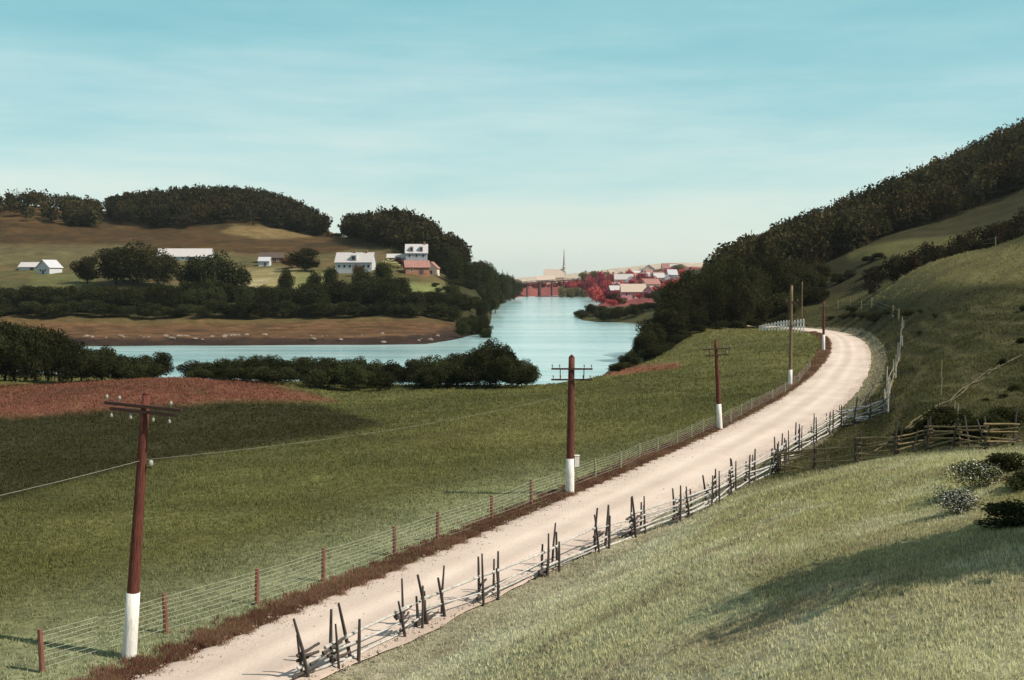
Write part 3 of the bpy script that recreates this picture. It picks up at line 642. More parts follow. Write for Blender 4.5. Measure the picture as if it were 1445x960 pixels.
for x in list(range(-50, 226, 24)) + list(range(276, 545, 14)) + list(range(596, 740, 14)) + list(range(600, 745, 11)):     # lower fill in front
    tree('shrub', x, interp(NB, x) + rnd.uniform(4, 15), rnd.uniform(170, 180), rnd.uniform(44, 60), 'riverside_bush', 'dark green bush on the near river bank below the water', 'bush', 'bushes along the near bank', parts=False)
# far bank tree belt
FB = [(-80, 398), (45, 404), (120, 404), (190, 402), (260, 398), (330, 400), (380, 398), (420, 400), (470, 397), (520, 388), (560, 392), (600, 412), (640, 405)]
x = -80
while x < 640:
    tree('bank', x, interp(FB, x) + rnd.uniform(-3, 6), rnd.uniform(436, 466), rnd.uniform(34, 50), 'belt_tree', 'dark green tree in the belt behind the brown riverside field', 'tree', 'tree belt behind the far river bank')
    x += rnd.uniform(9, 14)
x = -80
while x < 650:
    tree('shrub', x, rnd.uniform(420, 432), rnd.uniform(428, 436), rnd.uniform(28, 44), 'belt_bush', 'low dark bush at the foot of the far tree belt', 'bush', 'bushes under the far tree belt', parts=False)
    x += rnd.uniform(16, 24)
# individual trees by the village
VT = [('tree', 122, 362, 500, 44, 'small round dark tree between the little white house and the great dark tree', 'dark_round_tree'),
      ('tree', 163, 350, 490, 76, 'left lobe of the great dark broadleaf clump left of the white barn', 'broadleaf_tree'),
      ('tree', 193, 343, 490, 92, 'tallest tree of the great dark broadleaf clump left of the white barn', 'broadleaf_tree'),
      ('tree', 222, 354, 485, 62, 'right hand tree of the great dark broadleaf clump, half over the white barn end', 'broadleaf_tree'),
      ('bank', 272, 362, 476, 50, 'pointed tree rising in front of the middle of the white barn', 'broadleaf_tree'),
      ('bank', 304, 353, 474, 76, 'broad tree just right of the white barn', 'broadleaf_tree'),
      ('bank', 330, 370, 474, 48, 'lower tree at the right foot of the broad tree beside the barn', 'broadleaf_tree'),
      ('tree', 430, 350, 545, 52, 'dark spreading tree left of the long white house', 'broadleaf_tree'),
      ('maroon', 412, 362, 560, 34, 'reddish brown tree beside the dark sheds', 'broadleaf_tree'),
      ('bank', 404, 376, 470, 26, 'slim tree of the belt standing below the dark sheds', 'slim_tree'),
      ('bank', 443, 380, 470, 24, 'slim tree of the belt standing left of the lawn', 'slim_tree'),
      ('bank', 466, 376, 470, 28, 'slim tree standing below the left end of the long white house', 'slim_tree'),
      ('bank', 512, 376, 470, 38, 'dark tree in front of the right end of the long white house', 'broadleaf_tree'),
      ('bank', 540, 370, 472, 38, 'tall dark tree below the tan bush, right of the long white house', 'broadleaf_tree'),
      ('maroon', 560, 362, 552, 30, 'maroon tree at the left foot of the two storey house', 'broadleaf_tree'),
      ('maroon', 603, 372, 562, 30, 'maroon tree at the right foot of the two storey house', 'broadleaf_tree'),
      ('maroon', 632, 358, 600, 44, 'maroon tree right of the two storey house', 'broadleaf_tree'),
      ('con', 304 + 158, 316, 775, 9, 'lone pointed spruce standing on the skyline between two woods', 'spruce_tree')]
for key, px, top, d, w, lab, nm in VT: tree(key, px, top, d, w, nm, lab)
tree('tan', 548, 366, 535, 36, 'tan_bush', 'tan leafy bush right of the long white house', 'bush', parts=False)
tree('maroon', 505, 372, 528, 20, 'maroon_bush', 'purple red bush in front of the long white house', 'bush', parts=False)
for px, top in ((478, 328), (490, 322), (446, 322), (470, 330)):
    tree('tree', px, top, 770, 14, 'skyline_tree', 'small tree on the saddle between the two wooded hilltops', 'tree', 'small trees on the saddle', parts=False)
# wooded shore running down to the bridge
SH = [(600, 322), (620, 334), (640, 348), (660, 366), (690, 366), (705, 378), (720, 384), (735, 398)]
for i in range(44):
    px = rnd.uniform(625, 728); d = float(np.interp(px, [620, 660, 690, 735], [560, 600, 740, 1200])) * rnd.uniform(0.93, 1.08)
    con = rnd.random() < 0.22
    t0 = interp(SH, px) + rnd.uniform(0, 12)
    tree('con' if con else 'bank', px, t0 - (5 if con else 0), d, rnd.uniform(9, 13) if con else rnd.uniform(20, 30), 'shore_spruce' if con else 'shore_tree',
         'pointed dark spruce on the wooded left shore above the river' if con else 'dark leafy tree on the wooded left shore above the river', 'tree', 'spruces on the left shore' if con else 'trees on the left shore')
for i in range(26):
    px = rnd.uniform(610, 692); d = rnd.uniform(455, 520); t0 = np.interp(px, [600, 650, 690], [410, 400, 424]) + rnd.uniform(0, 18)
    tree('bank', px, t0, d, rnd.uniform(22, 34), 'shore_tree', 'dark leafy tree on the wooded left shore above the river', 'tree', 'trees on the left shore')
for i in range(22):
    px = rnd.uniform(640, 700); d = np.interp(px, [640, 700], [530, 640]) + rnd.uniform(-15, 40)
    tree('bank', px, np.interp(px, [640, 700], [388, 396]) + rnd.uniform(0, 14), d, rnd.uniform(18, 28), 'shore_tree', 'dark leafy tree on the wooded left shore above the river', 'tree', 'trees on the left shore')
for i in range(12):
    px = rnd.uniform(650, 690); tree('shrub', px, rnd.uniform(438, 452), rnd.uniform(420, 440), rnd.uniform(20, 30), 'shore_bush', 'low dark bush at the bend of the left shore', 'bush', 'bushes at the bend of the left shore', parts=False)
for i in range(16):
    px = rnd.uniform(640, 690); d = rnd.uniform(365, 420); tree('shrub', px, rnd.uniform(446, 460), d, rnd.uniform(18, 28), 'shore_bush', 'low dark bush at the bend of the left shore', 'bush', 'bushes at the bend of the left shore', parts=False)
# peninsula on the right shore
for i in range(44):
    px = rnd.uniform(812, 935); d = float(np.interp(px, [812, 850, 930], [560, 505, 500])) + rnd.uniform(0, 50)
    tree('shrub', px, np.interp(px, [812, 832, 850, 930], [441, 426, 430, 424]) + rnd.uniform(0, 9), d, rnd.uniform(18, 30), 'point_bush', 'dark green bush on the low point jutting into the river', 'bush', 'bushes on the river point', parts=False)
# right wood between meadow and river
RW = [(868, 512), (885, 495), (905, 462), (925, 425), (945, 398), (962, 380), (985, 362), (1000, 347), (1025, 342), (1050, 344), (1075, 350), (1095, 345), (1120, 350), (1150, 362), (1180, 380)]
for i in range(96):
    px = rnd.uniform(868, 1165); t0 = interp(RW, px)
    lay = rnd.random()
    d = np.interp(px, [870, 900, 950, 1050, 1165], [222, 238, 262, 285, 315]) + rnd.uniform(-6, 34) * (1 - lay * .5)
    top = t0 + (lay * 60 if px > 920 else lay * 20) + rnd.uniform(0, 8)
    tree('tree', px, top, d - lay * 14, rnd.uniform(36, 62), 'hillside_tree', 'dark leafy tree in the wood between the road bend and the river', 'tree', 'trees between the road bend and the river')
for i in range(30):
    px = rnd.uniform(875, 1120); d = np.interp(px, [870, 900, 950, 1050, 1165], [215, 228, 246, 268, 290])
    tree('shrub', px, min(512, np.interp(px, [870, 910, 1000, 1120], [503, 482, 470, 445]) + rnd.uniform(0, 10)), d, rnd.uniform(28, 44), 'wood_edge_bush', 'dark bush at the lower edge of the right hand wood', 'bush', 'bushes along the edge of the right wood', parts=False)
tree('tree', 1073, 332, 330, 22, 'skyline_tree', 'thin open crowned tree standing up from the skyline of the right wood', 'tree')
# trees at the road bend, behind the white railing
for i in range(14):
    px = rnd.uniform(1120, 1240); tree('tree', px, np.interp(px, [1120, 1240], [405, 395]) + rnd.uniform(-4, 14), rnd.uniform(300, 320), rnd.uniform(30, 44), 'bend_tree', 'dark tree behind the crest where the road bends out of sight', 'tree', 'trees behind the road bend')
# woods that read as one mass
def forest(name, samples, sizes, key_mat, seed, nl=170, con=0.15, leaf=0.085):
    rng = np.random.default_rng(seed)
    A = [shape_set('round', nl, leaf, 1, seed * 10 + k)[0] for k in range(5)]; B = [shape_set('cone', nl, leaf * .9, 1, seed * 10 + 9 + k)[0] for k in range(2)]
    V = []; T = []
    x = np.array([s[0] for s in samples]); y = np.array([s[1] for s in samples]); z = H(x, y)
    for i in range(len(x)):
        cn = rng.random() < con; q, t = (B if cn else A)[rng.integers(2 if cn else 5)]
        h = rng.uniform(*sizes) * (1.12 if cn else 1); w = h * (0.36 if cn else rng.uniform(0.7, 1.05)); a = rng.uniform(0, 6.28); c_, s_ = math.cos(a), math.sin(a)
        p = q.reshape(-1, 3); P = np.c_[(p[:, 0] * c_ - p[:, 1] * s_) * w + x[i], (p[:, 0] * s_ + p[:, 1] * c_) * w + y[i], p[:, 2] * h + z[i] - .3]
        V.append(P.reshape(-1, 4, 3)); T.append((t * rng.uniform(.55, 1.7))[:, None] * np.array([rng.uniform(.85, 1.25), 1, rng.uniform(.8, 1.1)]))
    o = link(name, quad_mesh(name, np.concatenate(V), M[key_mat], np.concatenate(T))); o['kind'] = 'stuff'; return o
def scatter(n, f, rng):
    out = []
    while len(out) < n:
        px, d = f(rng)
        if px is None: continue
        out.append((col_x(px, d), d))
    return out
rg = np.random.default_rng(77)
def hill_right(r):
    px = r.uniform(1010, 1640); lo = np.interp(px, [1010, 1100, 1200, 1300, 1445, 1640], [330, 345, 360, 372, 372, 372]); hi = np.interp(px, [1010, 1100, 1200, 1300, 1640], [420, 450, 490, 520, 560])
    return px, r.uniform(lo, hi)
forest('hillside_wood', scatter(1500, hill_right, rg), (6, 14.5), 'leaf_hill', 1, 340, .12, .056)
def band_right(r):
    px = r.uniform(1225, 1640); return px, r.uniform(268, 300)
forest('hedge_thicket', scatter(150, band_right, rg), (3.5, 7), 'leaf_hill', 2, 330, 0.05, 0.06)
def crest_a(r):
    px = r.uniform(158, 458); lo = np.interp(px, [158, 200, 250, 330, 400, 458], [775, 740, 725, 745, 752, 755]); return px, r.uniform(lo, lo + np.interp(px, [160, 200, 370, 455], [60, 150, 150, 60]))
forest('hilltop_wood', scatter(800, crest_a, rg), (8, 17), 'leaf_hill', 3, 240, .12, .07)
def crest_b(r):
    px = r.choice([r.uniform(-160, 88), r.uniform(96, 138)]); return px, r.uniform(735, 840)
forest('hilltop_wood', scatter(300, crest_b, rg), (9, 14), 'leaf_hill', 4)
def crest_c(r):
    px = r.uniform(492, 655); lo = np.interp(px, [490, 540, 600, 650], [690, 625, 598, 575]); return px, r.uniform(lo, lo + 130)
forest('knoll_wood', scatter(520, crest_c, rg), (9, 18), 'leaf_hill', 5, 260, .15, .065)
# town trees
TN = [('red', 832, 384, 1100), ('red', 850, 381, 1150), ('red', 868, 380, 1150), ('red', 888, 379, 1150), ('red', 905, 381, 1100), ('red', 918, 386, 1050), ('red', 860, 390, 980), ('red', 852, 396, 900), ('red', 875, 394, 950), ('red', 893, 391, 1000),
      ('red', 915, 394, 960), ('red', 928, 400, 880), ('red', 940, 396, 900), ('red', 955, 392, 900), ('red', 845, 404, 860), ('red', 858, 406, 800), ('red', 867, 408, 780), ('red', 812, 391, 1350), ('red', 925, 405, 820), ('red', 945, 388, 1000),
      ('red', 800, 394, 1400), ('red', 820, 393, 1250), ('red', 838, 398, 1000), ('red', 905, 400, 850), ('red', 745, 404, 1420), ('red', 775, 400, 1430), ('red', 762, 402, 1420)]
for i in range(95):
    px = rnd.uniform(828, 965); d = 760 * (1330 / 760) ** rnd.random(); hgt = rnd.uniform(5, 9)
    X_ = col_x(px, d)
    if river_sd(np.array([X_]), np.array([d]))[0] < 12: continue
    TN.append(('red' if rnd.random() < .5 else rnd.choice(('maroon', 'town')), px, HOR - (Hs(X_, d) + hgt - CAMZ) / d * F, d))
for i in range(34):
    px, d = rnd.uniform(738, 820), rnd.uniform(1380, 1470); X_ = col_x(px, d); TN.append((rnd.choice(('red', 'maroon', 'maroon')), px, HOR - (Hs(X_, d) + rnd.uniform(5, 9) - CAMZ) / d * F, d))
for i in range(22):
    px, d = rnd.uniform(846, 930), rnd.uniform(690, 850); X_ = col_x(px, d)
    if river_sd(np.array([X_]), np.array([d]))[0] > 6: TN.append((rnd.choice(('red', 'maroon', 'town')), px, HOR - (Hs(X_, d) + rnd.uniform(3, 6) - CAMZ) / d * F, d))
for i, (k, px, top, d) in enumerate(TN):
    tree(k, px, top, d, rnd.uniform(12, 22), 'red_leaved_tree', 'small red leaved tree among the houses of the far town', 'tree', 'red trees of the far town', parts=False)
for i in range(30):
    px = rnd.uniform(795, 965); d = rnd.uniform(1250, 1500)
    tree('town', px, np.interp(px, [790, 830, 880, 930, 965], [391, 380, 382, 378, 370]) + rnd.uniform(0, 5), d, rnd.uniform(12, 20), 'town_tree', 'hazy olive tree on the skyline of the far town', 'tree', 'olive trees of the far town', parts=False)
for i in range(14):
    px = rnd.uniform(792, 850); tree('town', px, rnd.uniform(402, 408), rnd.uniform(1180, 1260), rnd.uniform(12, 18), 'waterside_tree', 'olive green bush on the far shore right of the bridge', 'bush', 'bushes on the far shore', parts=False)
for i in range(14):
    px = rnd.uniform(925, 965); tree('bank', px, rnd.uniform(405, 425), rnd.uniform(480, 620), rnd.uniform(18, 28), 'dark_shore_tree', 'dark tree behind the river point, left of the right hand wood', 'tree', 'trees behind the river point', parts=False)
# flowering bush at the right edge and the shade tree beyond it
rg2 = np.random.default_rng(4)
def flowering(px, py, w_, h_, frac, lab, seed):
    g = ground(px, py); o = thing('flowering_bush', lab, 'bush', (g[0], g[1], g[2] - .1)); q, t = crown_round(np.random.default_rng(seed), 4500, .016, -.02, 22, irregular=.7)
    k = (rg2.random(len(q)) < frac) & (q.mean(1)[:, 2] > .25)
    for nm, sel, mt in (('leaves', ~k, 'leaf_bank'), ('blossom', k, 'flower')):
        e_ = link(nm, quad_mesh(nm, q[sel], M[mt], t[sel]), o); e_.scale = (w_, w_, h_)
flowering(1352, 722, 1.7, .8, .22, 'low scraggly bush with the most white blossom at the right edge of the spur', 31)
flowering(1378, 690, 2.0, 1.1, .10, 'leafy bush with sparse white blossom behind the scraggly one', 32)
for px, py, wv, hv in ((1425, 745, 1.7, .7), (1418, 668, 1.6, .8), (1442, 690, 1.6, .7)):
    g = ground(px, py); o = link('scrub_bush', TR['shrub'][rnd.randrange(6)]); o.location = (g[0], g[1], g[2] - .1); o.scale = (wv, wv, hv); tag(o, 'dark leafless looking scrub bush at the right edge of the grass spur', 'bush', 'dark scrub at the right edge')
for i in range(9):  # bushes added to deepen the shade of the hollow
    px = rnd.uniform(1275, 1440); g = ground(px, rnd.uniform(612, 628)); o = link('hollow_shade_bush', TR['shrub'][rnd.randrange(6)]); k = rnd.uniform(1.3, 2.6)
    o.location = (g[0], g[1], g[2] - .15); o.scale = (k * 1.3, k, k * .75); o.rotation_euler = (0, 0, rnd.uniform(0, 6)); tag(o, 'low bush added to darken the shaded hollow behind the brown rail fence', 'bush', 'bushes added to darken the hollow')
for i in range(9):
    px = rnd.uniform(1290, 1445); g = ground(px, rnd.uniform(440, 610)); o = link('slope_scrub', TR['shrub'][rnd.randrange(6)]); k = rnd.uniform(.35, .8) + g[1] / 210
    o.location = (g[0], g[1], g[2] - .15); o.scale = (k * 1.25, k, k * rnd.uniform(.6, 1.05)); o.rotation_euler = (0, 0, rnd.uniform(0, 6)); tag(o, 'low rough scrub clump on the dark slope above the bend', 'bush', 'scrub on the slope above the bend')
for i in range(12):
    px = rnd.uniform(1172, 1285); g = ground(px, rnd.uniform(441, 456)); o = link('bank_bush', TR['shrub'][rnd.randrange(6)]); k = rnd.uniform(2, 4)
    o.location = (g[0], g[1], g[2] - .2); o.scale = (k * 1.4, k * 1.2, k * .6); o.rotation_euler = (0, 0, rnd.uniform(0, 6)); tag(o, 'low dark bush on the bank just above the far road bend', 'bush', 'bushes above the road bend')

# ------------------------------------------------------------------ utility poles
def utility_pole(base, h, r0, arms, label, lean=(0, 0), rz=0.0, mat_='pole', white=1.6, box=False, bracket=False, arm_len=2.4, r1=None):
    root = thing('utility_pole', label, 'utility pole', base, rz); root.rotation_euler = (lean[1], lean[0], rz)
    r1 = r1 or r0 * 0.62; n = 9
    mb = MB(); mb.tube([(0.004 * math.sin(i * 1.7), 0.004 * math.cos(i * 2.1), -0.6 + (h + .6) * i / (n - 1)) for i in range(n)], [r0 + (r1 - r0) * i / (n - 1) for i in range(n)], 14)
    mb.lathe([(r1 * 1.02, h - 0.01), (0.02, h + r1 * 0.9)], 14); mb.build('shaft', M[mat_], root, True)
    if white:
        mb = MB(); zt = white; k = lambda z: r0 + (r1 - r0) * (z + .6) / (h + .6) + 0.014
        mb.lathe([(k(-.5), -.5), (k(0), 0), (k(zt * .5), zt * .5), (k(zt), zt), (k(zt) - 0.012, zt + .004)], 14); mb.build('white_base', M['whitewash'], root, True)
    for (z, L, ins, below) in arms:
        mb = MB(); mb.box(0, -r1 - 0.04, z, L, 0.085, 0.095); a = mb.build('crossarm', M['arm'], root)
        for s in ins:
            mb = MB(); dz = -1 if below else 1
            mb.tube([(s * L / 2, -r1 - 0.05, z + dz * .05), (s * L / 2, -r1 - 0.05, z + dz * 0.2)], 0.018, 6)
            mb.lathe([(0.035, z + (0.14 if dz > 0 else -.26)), (0.05, z + (0.17 if dz > 0 else -.24)), (0.042, z + (0.23 if dz > 0 else -.18)), (0.02, z + (0.26 if dz > 0 else -.14))], 9, (s * L / 2, -r1 - 0.05, 0))
            mb.build('insulator', M['glass'], a, True)
    if len(arms) > 1 and not bracket:
        z0, z1 = arms[1][0], arms[0][0]
        for s in (-.5, .5):
            mb = MB(); mb.box(s * arms[0][1] / 2 * 1.15, -r1 - 0.12, (z0 + z1) / 2, 0.05, 0.03, z1 - z0); mb.build('strut', M['arm'], root)
    if bracket:
        mb = MB(); zb = h * 0.73; mb.tube([(r0 * .7, 0, zb), (r0 * .7 + .14, 0, zb), (r0 * .7 + .14, 0, zb + .1)], 0.018, 6); b_ = mb.build('bracket', M['arm'], root)
        mb = MB(); mb.lathe([(.05, zb + .06), (.08, zb + .1), (.075, zb + .2), (.03, zb + .25)], 10, (r0 * .7 + .14, 0, 0)); mb.build('insulator', M['glass'], b_, True)
    if box:
        mb = MB(); mb.box(r0 + .13, -.02, 1.95, .26, .22, .62); bx = mb.build('meter_box', M['whitewash'], root)
        mb = MB(); mb.box(r0 + .13, -.02, 2.275, .30, .26, .03); mb.build('lid', M['whitewash'], bx)
    return root
def pole_at(px, pyb, pyt, **kw):
    b = on_z(px, pyb, 0); z = Hs(b[0], b[1]); h = (pyb - pyt) / F * b[1] * 1.02
    return utility_pole((b[0], b[1], z), h, **kw)
P1 = on_z(182, 928, 0); z1 = Hs(P1[0], P1[1]); H1 = (928 - 553) / F * P1[1] * 1.02
utility_pole((P1[0], P1[1], z1), H1, 0.225, [(H1 - .35, 2.5, (-.95, -.62, .72), False), (H1 - .52, 2.1, (-.95, -.35, .35, .85), True)], 'leaning dark red utility pole with white base nearest the viewer at left', lean=(math.radians(5.0), 0), rz=math.radians(-6), white=2.15, bracket=True, r1=0.125)
pole_at(804, 697, 503, r0=0.24, arms=[(7.15, 2.3, (-.95, -.6, .6, .95), False), (6.55, 2.3, (-.9, -.55, .55, .9), False)], label='dark red utility pole with two crossarms and a white box beside the fence', lean=(math.radians(0.6), 0), rz=math.radians(4), white=2.1, box=True, r1=0.17)
pole_at(1016, 606, 480, r0=0.21, arms=[(6.6, 2.3, (-.95, -.5, .5, .95), False), (6.1, 1.9, (-.9, .9), False)], label='dark red utility pole with pale insulators standing past the two crossarm pole', lean=(math.radians(-3.5), 0), rz=math.radians(10), white=2.15, r1=0.13)
pole_at(1115, 545, 405, r0=0.22, arms=[(9.6, 1.6, (-.8, .8), False), (6.9, 1.0, (-.8, .8), False)], label='tallest weathered pole with white base in front of the white railing', rz=math.radians(10), mat_='pole_far', white=1.95, r1=0.15)
pole_at(1162, 497, 426, r0=0.26, arms=[(7.6, 1.4, (-.8, .8), False)], label='short looking pole with white base at the inner edge of the road bend', lean=(math.radians(-.6), 0), rz=math.radians(10), white=3.0, r1=0.15)
bp_ = at(1131, 464, 275); utility_pole((bp_[0], bp_[1], Hs(bp_[0], bp_[1])), at(1131, 398, 275)[2] - Hs(bp_[0], bp_[1]), 0.2, [], 'thin bare pole behind the right end of the white railing', mat_='pole_far', white=0)
# telephone wire carried by the bracket on the near pole
def wire(pa, pb, sag, r, name, label):
    mb = MB(); n = 26
    mb.tube([(pa[0] + (pb[0] - pa[0]) * t, pa[1] + (pb[1] - pa[1]) * t, pa[2] + (pb[2] - pa[2]) * t - sag * 4 * t * (1 - t)) for t in np.linspace(0, 1, n)], r, 5); o = mb.build(name, M['wire']); tag(o, label, 'wire')
wp = (P1[0] + .62, P1[1] - .05, z1 + H1 * .73 + .2); P2 = on_z(804, 697, 0)
wire((wp[0] - 14.7, wp[1] - 23.5, wp[2] + .3), wp, 0.6, 0.0045, 'telephone_wire', 'pale wire running from the leaning near pole out to the left')
wire(wp, (P2[0] - .2, P2[1], 5.6), 0.35, 0.0028, 'telephone_wire', 'pale wire running from the leaning near pole to the two crossarm pole')

# ------------------------------------------------------------------ wire fence on the left of the road
def wire_fence():
    L = [(60, 950, 1.35), (235, 893, 1.35), (362, 856, 1.35), (456, 823, 1.35), (557, 785, 1.3), (617, 766, 1.4), (694, 738, 1.35), (750, 718, 1.5), (840, 681, 1.4), (876, 666, 1.3), (902, 651, 1.2), (928, 642, 1.25), (955, 631, 1.2), (976, 622, 1.2), (992, 614, 1.2), (1031, 600, 1.3), (1045, 590, 1.2), (1060, 581, 1.2), (1090, 567, 1.2), (1108, 556, 1.2), (1128, 541, 1.3), (1143, 522, 1.3)]
    g = [ground(a, b) if b < 945 else (*on_z(a, b, 0)[:2], Hs(*on_z(a, b, 0)[:2])) for a, b, h in L]
    root = thing('wire_fence', 'wire fence on red posts between the road verge and the meadow', 'fence', g[1])
    tops = []
    for (a, b, h), p in zip(L, g):
        near = a < 800
        r = 0.085 if near else 0.075; lx, ly = rnd.uniform(-.05, .05), rnd.uniform(-.05, .05)
        mb = MB(); o = np.array(p) - np.array(g[1])
        mb.tube([o + [0, 0, -.35], o + [lx * .5, ly * .5, h * .5], o + [lx, ly, h]], [r * 1.05, r, r * .92], 9)
        mb.build('post', M['post'] if near else M['post_far'], root); tops.append((o, h))
    for k in range(8):
        fz = 0.12 + 0.82 * (k / 7) ** 0.9; mb = MB(); P = []
        for i in range(len(tops)):
            o, h = tops[i]; P.append(o + [0.0, -.09, h * fz])
            if i < len(tops) - 1:
                o2, h2 = tops[i + 1]; P.append((o + [0.0, -.09, h * fz] + o2 + [0.0, -.09, h2 * fz]) / 2 - [0, 0, rnd.uniform(.0, .05)])
        mb.tube(P, 0.006, 4); mb.build('wire', M['wire'], root)
wire_fence()

# ------------------------------------------------------------------ rail fences
def stake(root, b, h, dx, dy, m='stake', r=.05):
    mb = MB(); k = rnd.uniform(-.03, .03)
    mb.tube([(b[0], b[1], b[2] - .25), (b[0] + dx * .5 + k, b[1] + dy * .5 - k, b[2] + h * .5), (b[0] + dx, b[1] + dy, b[2] + h)], [r * 1.15, r, r * .7], 7); mb.build('stake', M[m], root)
def rail(root, a, b, r, m='rail'):
    a, b = np.array(a), np.array(b); n = 5; mb = MB(); w = [np.r_[rnd.uniform(-.025, .025), rnd.uniform(-.025, .025), rnd.uniform(-.025, .025)] for _ in range(n)]
    mb.tube([a + (b - a) * i / (n - 1) + w[i] for i in range(n)], [r * rnd.uniform(.8, 1.15) * (1.15 - .4 * i / (n - 1)) for i in range(n)], 7); mb.build('rail', M[m], root)
def rail_fence(label, joints, rails, rm='rail', sm='stake', name='rail_fence', stakes=2, hs=(1.5, 1.95), ext=.35, messy=.12, top=1.15, rr=.055, sr=.05, stubs=0):
    G = [np.array(j if len(j) == 3 else ground(*j)) for j in joints]
    o = G[0].copy(); root = thing(name, label, 'fence', tuple(o))
    for i, g in enumerate(G):
        t = (G[min(i + 1, len(G) - 1)] - G[max(i - 1, 0)]); t[2] = 0; t /= np.linalg.norm(t); nrm = np.array([t[1], -t[0], 0])
        ns = stakes[i] if hasattr(stakes, '__len__') else stakes
        for s in range(ns):
            side = 1 if s % 2 else -1
            b = g - o + nrm * side * .13 + t * (rnd.uniform(-.12, .12) + (0.45 * (s // 2 + 1) if s > 1 else 0)); lean = rnd.uniform(-.62, .35) if rnd.random() < .6 else rnd.uniform(-.12, .12)
            stake(root, b, rnd.uniform(*hs), t[0] * lean, t[1] * lean, sm, sr * rnd.uniform(.8, 1.2))
        for k in range(stubs):
            za = rnd.uniform(.1, 1.0); q = g - o + t * rnd.uniform(-.25, .25) + nrm * rnd.uniform(-.1, .1); ln = rnd.uniform(.2, .5)
            rail(root, q - t * ln + [0, 0, za - .06], q + t * ln + [0, 0, za + rnd.uniform(-.05, .2)], rr * 1.15, 'stake')
        if i < len(G) - 1:
            g2 = G[i + 1]; nr = rails[i] if hasattr(rails, '__len__') else rails; t2 = (g2 - g) / np.linalg.norm(g2 - g)
            for k in range(nr):
                za = 0.10 + top * k / max(nr - 1, 2) + rnd.uniform(-messy, messy) * .5; zb = 0.10 + top * k / max(nr - 1, 2) + rnd.uniform(-messy, messy)
                off = np.array([nrm[0], nrm[1], 0]) * (.055 if k % 2 else -.055)
                rail(root, g - o - t2 * rnd.uniform(.1, ext) + off + [0, 0, za], g2 - o + t2 * rnd.uniform(.1, ext) + off + [0, 0, zb], rr * rnd.uniform(.8, 1.2), rm)
    return root
rail_fence('gappy fence of dark leaning stakes and few rails along the near right road edge', [(436, 962), (476, 948), (572, 901), (602, 886), (680, 855), (768, 815), (843, 780), (895, 758)], [2, 3, 3, 3, 3, 3, 3], stakes=[3, 4, 4, 4, 5, 5, 5, 5], hs=(1.2, 2.05), ext=.5, messy=.28, top=.9, sr=.05, rr=.046, stubs=5)
rail_fence('stacked silver rail fence with paired stakes along the middle of the right road edge', [(895, 758), (957, 738), (1000, 718), (1030, 699), (1055, 684), (1093, 668)], [5, 6, 6, 6, 6], stakes=[0, 5, 5, 5, 5, 4], hs=(1.3, 2.0), messy=.26, rr=.05, sr=.05, stubs=3)
rail_fence('stacked silver rail fence leading up to the outside of the road bend', [(1093, 668), (1106, 655), (1125, 641), (1146, 628), (1168, 615), (1185, 604), (1205, 598), (1228, 592), (1250, 584)], 7, stakes=[4, 5, 5, 4, 4, 4, 3, 3, 3], hs=(1.4, 2.2), messy=.3, rr=.055, sr=.05, stubs=2)
rail_fence('brown rail fence branching right across the dark hollow', [(1096, 668), (1150, 664), (1210, 652), (1262, 645), (1310, 636), (1350, 632), (1393, 634), (1430, 632)], 6, 'rail_brown', 'stake', stakes=[3, 3, 2, 3, 2, 3, 2, 1], hs=(1.2, 1.9), messy=.35, stubs=1, top=1.0, rr=.05)
rail_fence('tumbledown grey fence of crossed stakes above the outside of the bend', [(1250, 584), (1253, 560), (1262, 535), (1268, 512), (1272, 490), (1274, 466)], [4, 3, 2, 1, 1], 'rail_brown', 'rail', stakes=[3, 4, 4, 3, 3, 2], hs=(1.6, 2.8), messy=.5, top=1.3, rr=.05, sr=.06)
rail_fence('slumped brown rails running up the dark bank at the right edge', [(float(np.interp(t, [0, 1, 2, 3, 4], [1236, 1285, 1340, 1395, 1440])), float(np.interp(t, [0, 1, 2, 3, 4], [640, 606, 570, 531, 505]))) for t in np.linspace(0, 4, 13)], 2, 'rail_dark', 'rail_dark', stakes=[1, 0, 1, 0, 0, 2, 0, 1, 0, 1, 0, 0, 1], hs=(.6, 1.2), messy=.3, top=.5, rr=.035, sr=.04)
# lines of fence posts on the slope
def post_line(label, P, h, r=.09, name='post_fence', two=True):
    G = [ground(*p) for p in P]; G = [g for g in G if g]; o = np.array(G[0]); root = thing(name, label, 'fence', tuple(o)); prev = None
    for g in G:
        b = np.array(g) - o; mb = MB(); hh = h * rnd.uniform(.85, 1.15); lx = rnd.uniform(-.1, .1)
        mb.tube([b + [0, 0, -.3], b + [lx, 0, hh]], [r, r * .85], 7); mb.build('post', M['post_far'], root)
    for f in ((.45, .85) if two else ()):
        mb = MB(); mb.tube([np.array(g) - o + [0, -r, h * f] for g in G], .012, 4); mb.build('wire', M['wire'], root)
post_line('line of pale posts on the slope above the far road bend', [(1182, 436), (1200, 436), (1215, 436), (1230, 435), (1260, 448), (1268, 452)], 2.2, .13)
post_line('short row of posts on the grassy crest at the upper right', [(1352, 356), (1362, 353), (1383, 352), (1405, 350)], 2.4, .11)
post_line('few grey posts on the rough slope right of the tumbledown fence', [(1328, 535), (1327, 560), (1345, 602), (1350, 620)], 1.7, .06, two=False)
